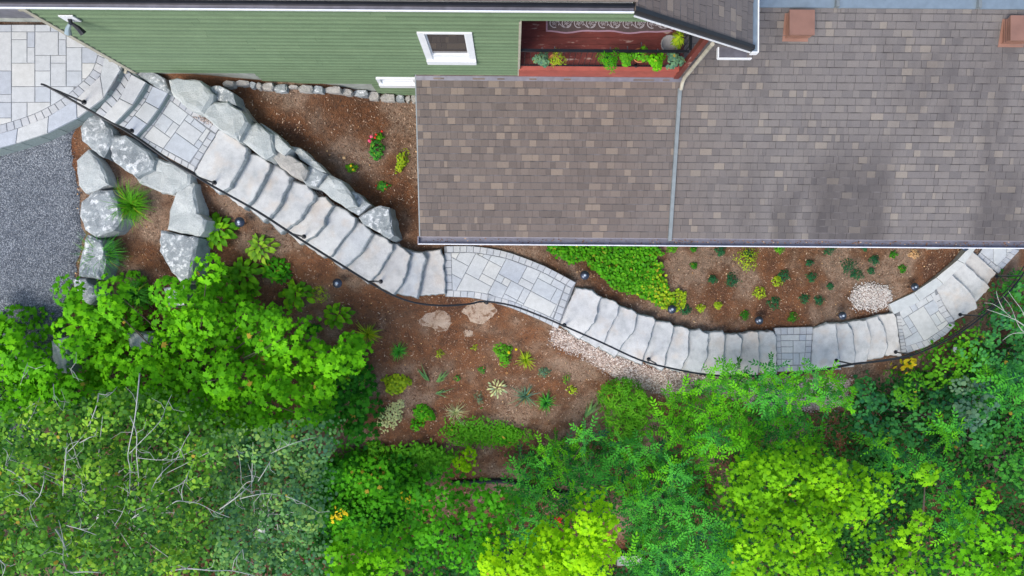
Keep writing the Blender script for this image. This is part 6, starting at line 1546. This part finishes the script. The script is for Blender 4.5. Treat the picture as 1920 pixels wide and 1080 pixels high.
MB().lathe((gp.x, gp.y, zf), [(.10, 0), (.16, .24), (.17, .25), (.15, .25), (.14, .2)], 16).build('pot', M['greypot'], t, True)
n = 320; d = norm(rs.randn(n, 3)); d[:, 2] = np.abs(d[:, 2]); ctr = np.array(P(1269, 76, .8)); batch('foliage', *NARROW, ctr+d*rs.uniform(.3, 1, n)[:, None]*np.array([.12, .17, .25]), basis(d+np.array([0, 0, .3]), np.arctan2(d[:, 1], d[:, 0])), .05*rs.uniform(.6, 1.3, n), L['yellowgreen'], t, rs.rand(n))
cp_ = P(1192, 124, .2); tag(MB().lathe((cp_.x, cp_.y, .201), [(.03, 0), (.04, .03), (.02, .05)], 10).build('small_pot', M['black']), 'tiny dark pot standing on the red balcony ledge', 'plant pot')

# ---------------------------------------------------------------- odds and ends
dpz = catmull([G(a, b, .06) for a, b in [(846,906),(880,904),(920,902),(955,903),(1000,915),(1040,922),(1085,930),(1110,943),(1128,955)]], 4)
tag(MB().tube(dpz, .065, 12).build('drain_pipe', M['pvc'], None, True), 'black plastic drain pipe lying below the lower bed, half hidden by leaves', 'pipe')
bp = G(1178, 1052, .3); bx_ = MB().box(bp.x-.30, bp.x+.35, bp.y-.12, bp.y+.14, bp.z-.5, bp.z+.02); tag(bx_.build('concrete_block', M['concrete']), 'pale concrete block showing between the lime maple and a sumac', 'block')
bp = G(1745, 463, .03); tag(MB().box(bp.x-.12, bp.x+.2, bp.y-.06, bp.y+.08, bp.z-.05, bp.z+.03).build('stone_slab', M['concrete']), 'small pale flat stone under the gutter near the kerb', 'stone')
def fallen(px, py, z, mt, label, size=.05, species='maple'):
    p = P(px, py, z) if z is not None else G(px, py, .025)
    tv, tf = TM[species]; v = [(p.x+a*size, p.y+b*size, p.z+.004+abs(c)*size*2) for a, b, c in tv]; tag(mk('fallen_leaf', v, [tuple(q) for q in tf], mt), label, 'leaf')
lp = P(946, 218, 0); lz = rz(lp.y*.99)+.03
fallen(946, 218, lz, L['dry'], 'single orange brown leaf lying on the left part of the lower roof', .055)
for a in [(645,297,'pale dry leaf on the mulch beside the yellow flower'),(515,560,'pale dry leaf on the mulch left of the hosta by the maple'),(540,577,'reddish dry leaf below the hosta by the maple'),(75,585,'red dry leaf on the grey gravel near the maple'),(265,590,'orange dry leaf in the gap under the maple beside the grass tuft'),(258,583,'red orange dry leaf, upper one in the gap under the maple'),
          (950,700,'pale pink petal heap above the white variegated hosta'),(1562,783,'orange dead leaf among the bare twigs left of the thicket'),(1578,788,'orange dead leaf right of its twin by the bare twigs')]:
    fallen(a[0], a[1], None, L['dry'], a[2], .05)
for px, py, r_, z, mt, lb in [(1048,978,8,None,'red','orange red flower cluster beside the lime maple'),(628,974,9,-2.6,'yellow','yellow leaf cluster right of the blue green aspen'),(640,962,9,-2.6,'yellow','yellow leaf cluster just above the other by the aspen'),(765,938,9,-3,'yellow','small yellow leaves left of the bottom centre maple')]:
    p = G(px, py, .7 if z is None else 0) if z is None else P(px, py, z); k = 14; t = tag(empty('leaf_cluster', (p.x, p.y, gzs(p.x, p.y))), lb, 'plant')
    batch('leaves', *OVAL, np.array(p)+rs.randn(k, 3)*np.array([.07, .05, .04]), basis(np.stack([rs.randn(k)*.3, rs.randn(k)*.3, np.ones(k)], 1), rs.uniform(0, 6.28, k)), np.full(k, .045), L[mt], t, rs.rand(k))
    MB().tube([(p.x, p.y, gzs(p.x, p.y)), (p.x+.02, p.y, p.z)], .006, 5).build('stem', M['bark'], t)
# litter of small dry leaves, too many to count
n = 900; x = rs.uniform(-9, 13, n); y = rs.uniform(-7, 3.6, n)
batch('leaf_litter', *ROUND, np.stack([x, y, gz(x, y)+.022], 1), basis(np.stack([rs.randn(n)*.2, rs.randn(n)*.2, np.ones(n)], 1), rs.uniform(0, 6.28, n)), .017*rs.uniform(.5, 1.4, n), L['dry'], None, rs.rand(n))
tw = tag(empty('dead_branch', G(1550, 790)), 'grey dead branch lying in the brown hollow left of the thicket', 'branch')
for pl, rr in [([(1530,800),(1548,795),(1560,780),(1582,760),(1590,752)],.012),([(1540,830),(1550,810),(1548,790)],.012),([(1548,800),(1575,790),(1600,770)],.008),([(1530,775),(1545,790),(1555,800),(1575,812)],.010)]:
    MB().tube(catmull([G(a, b, .25) for a, b in pl], 3), rr, 5, rr*.5).build('twig', M['bark'], tw, True)
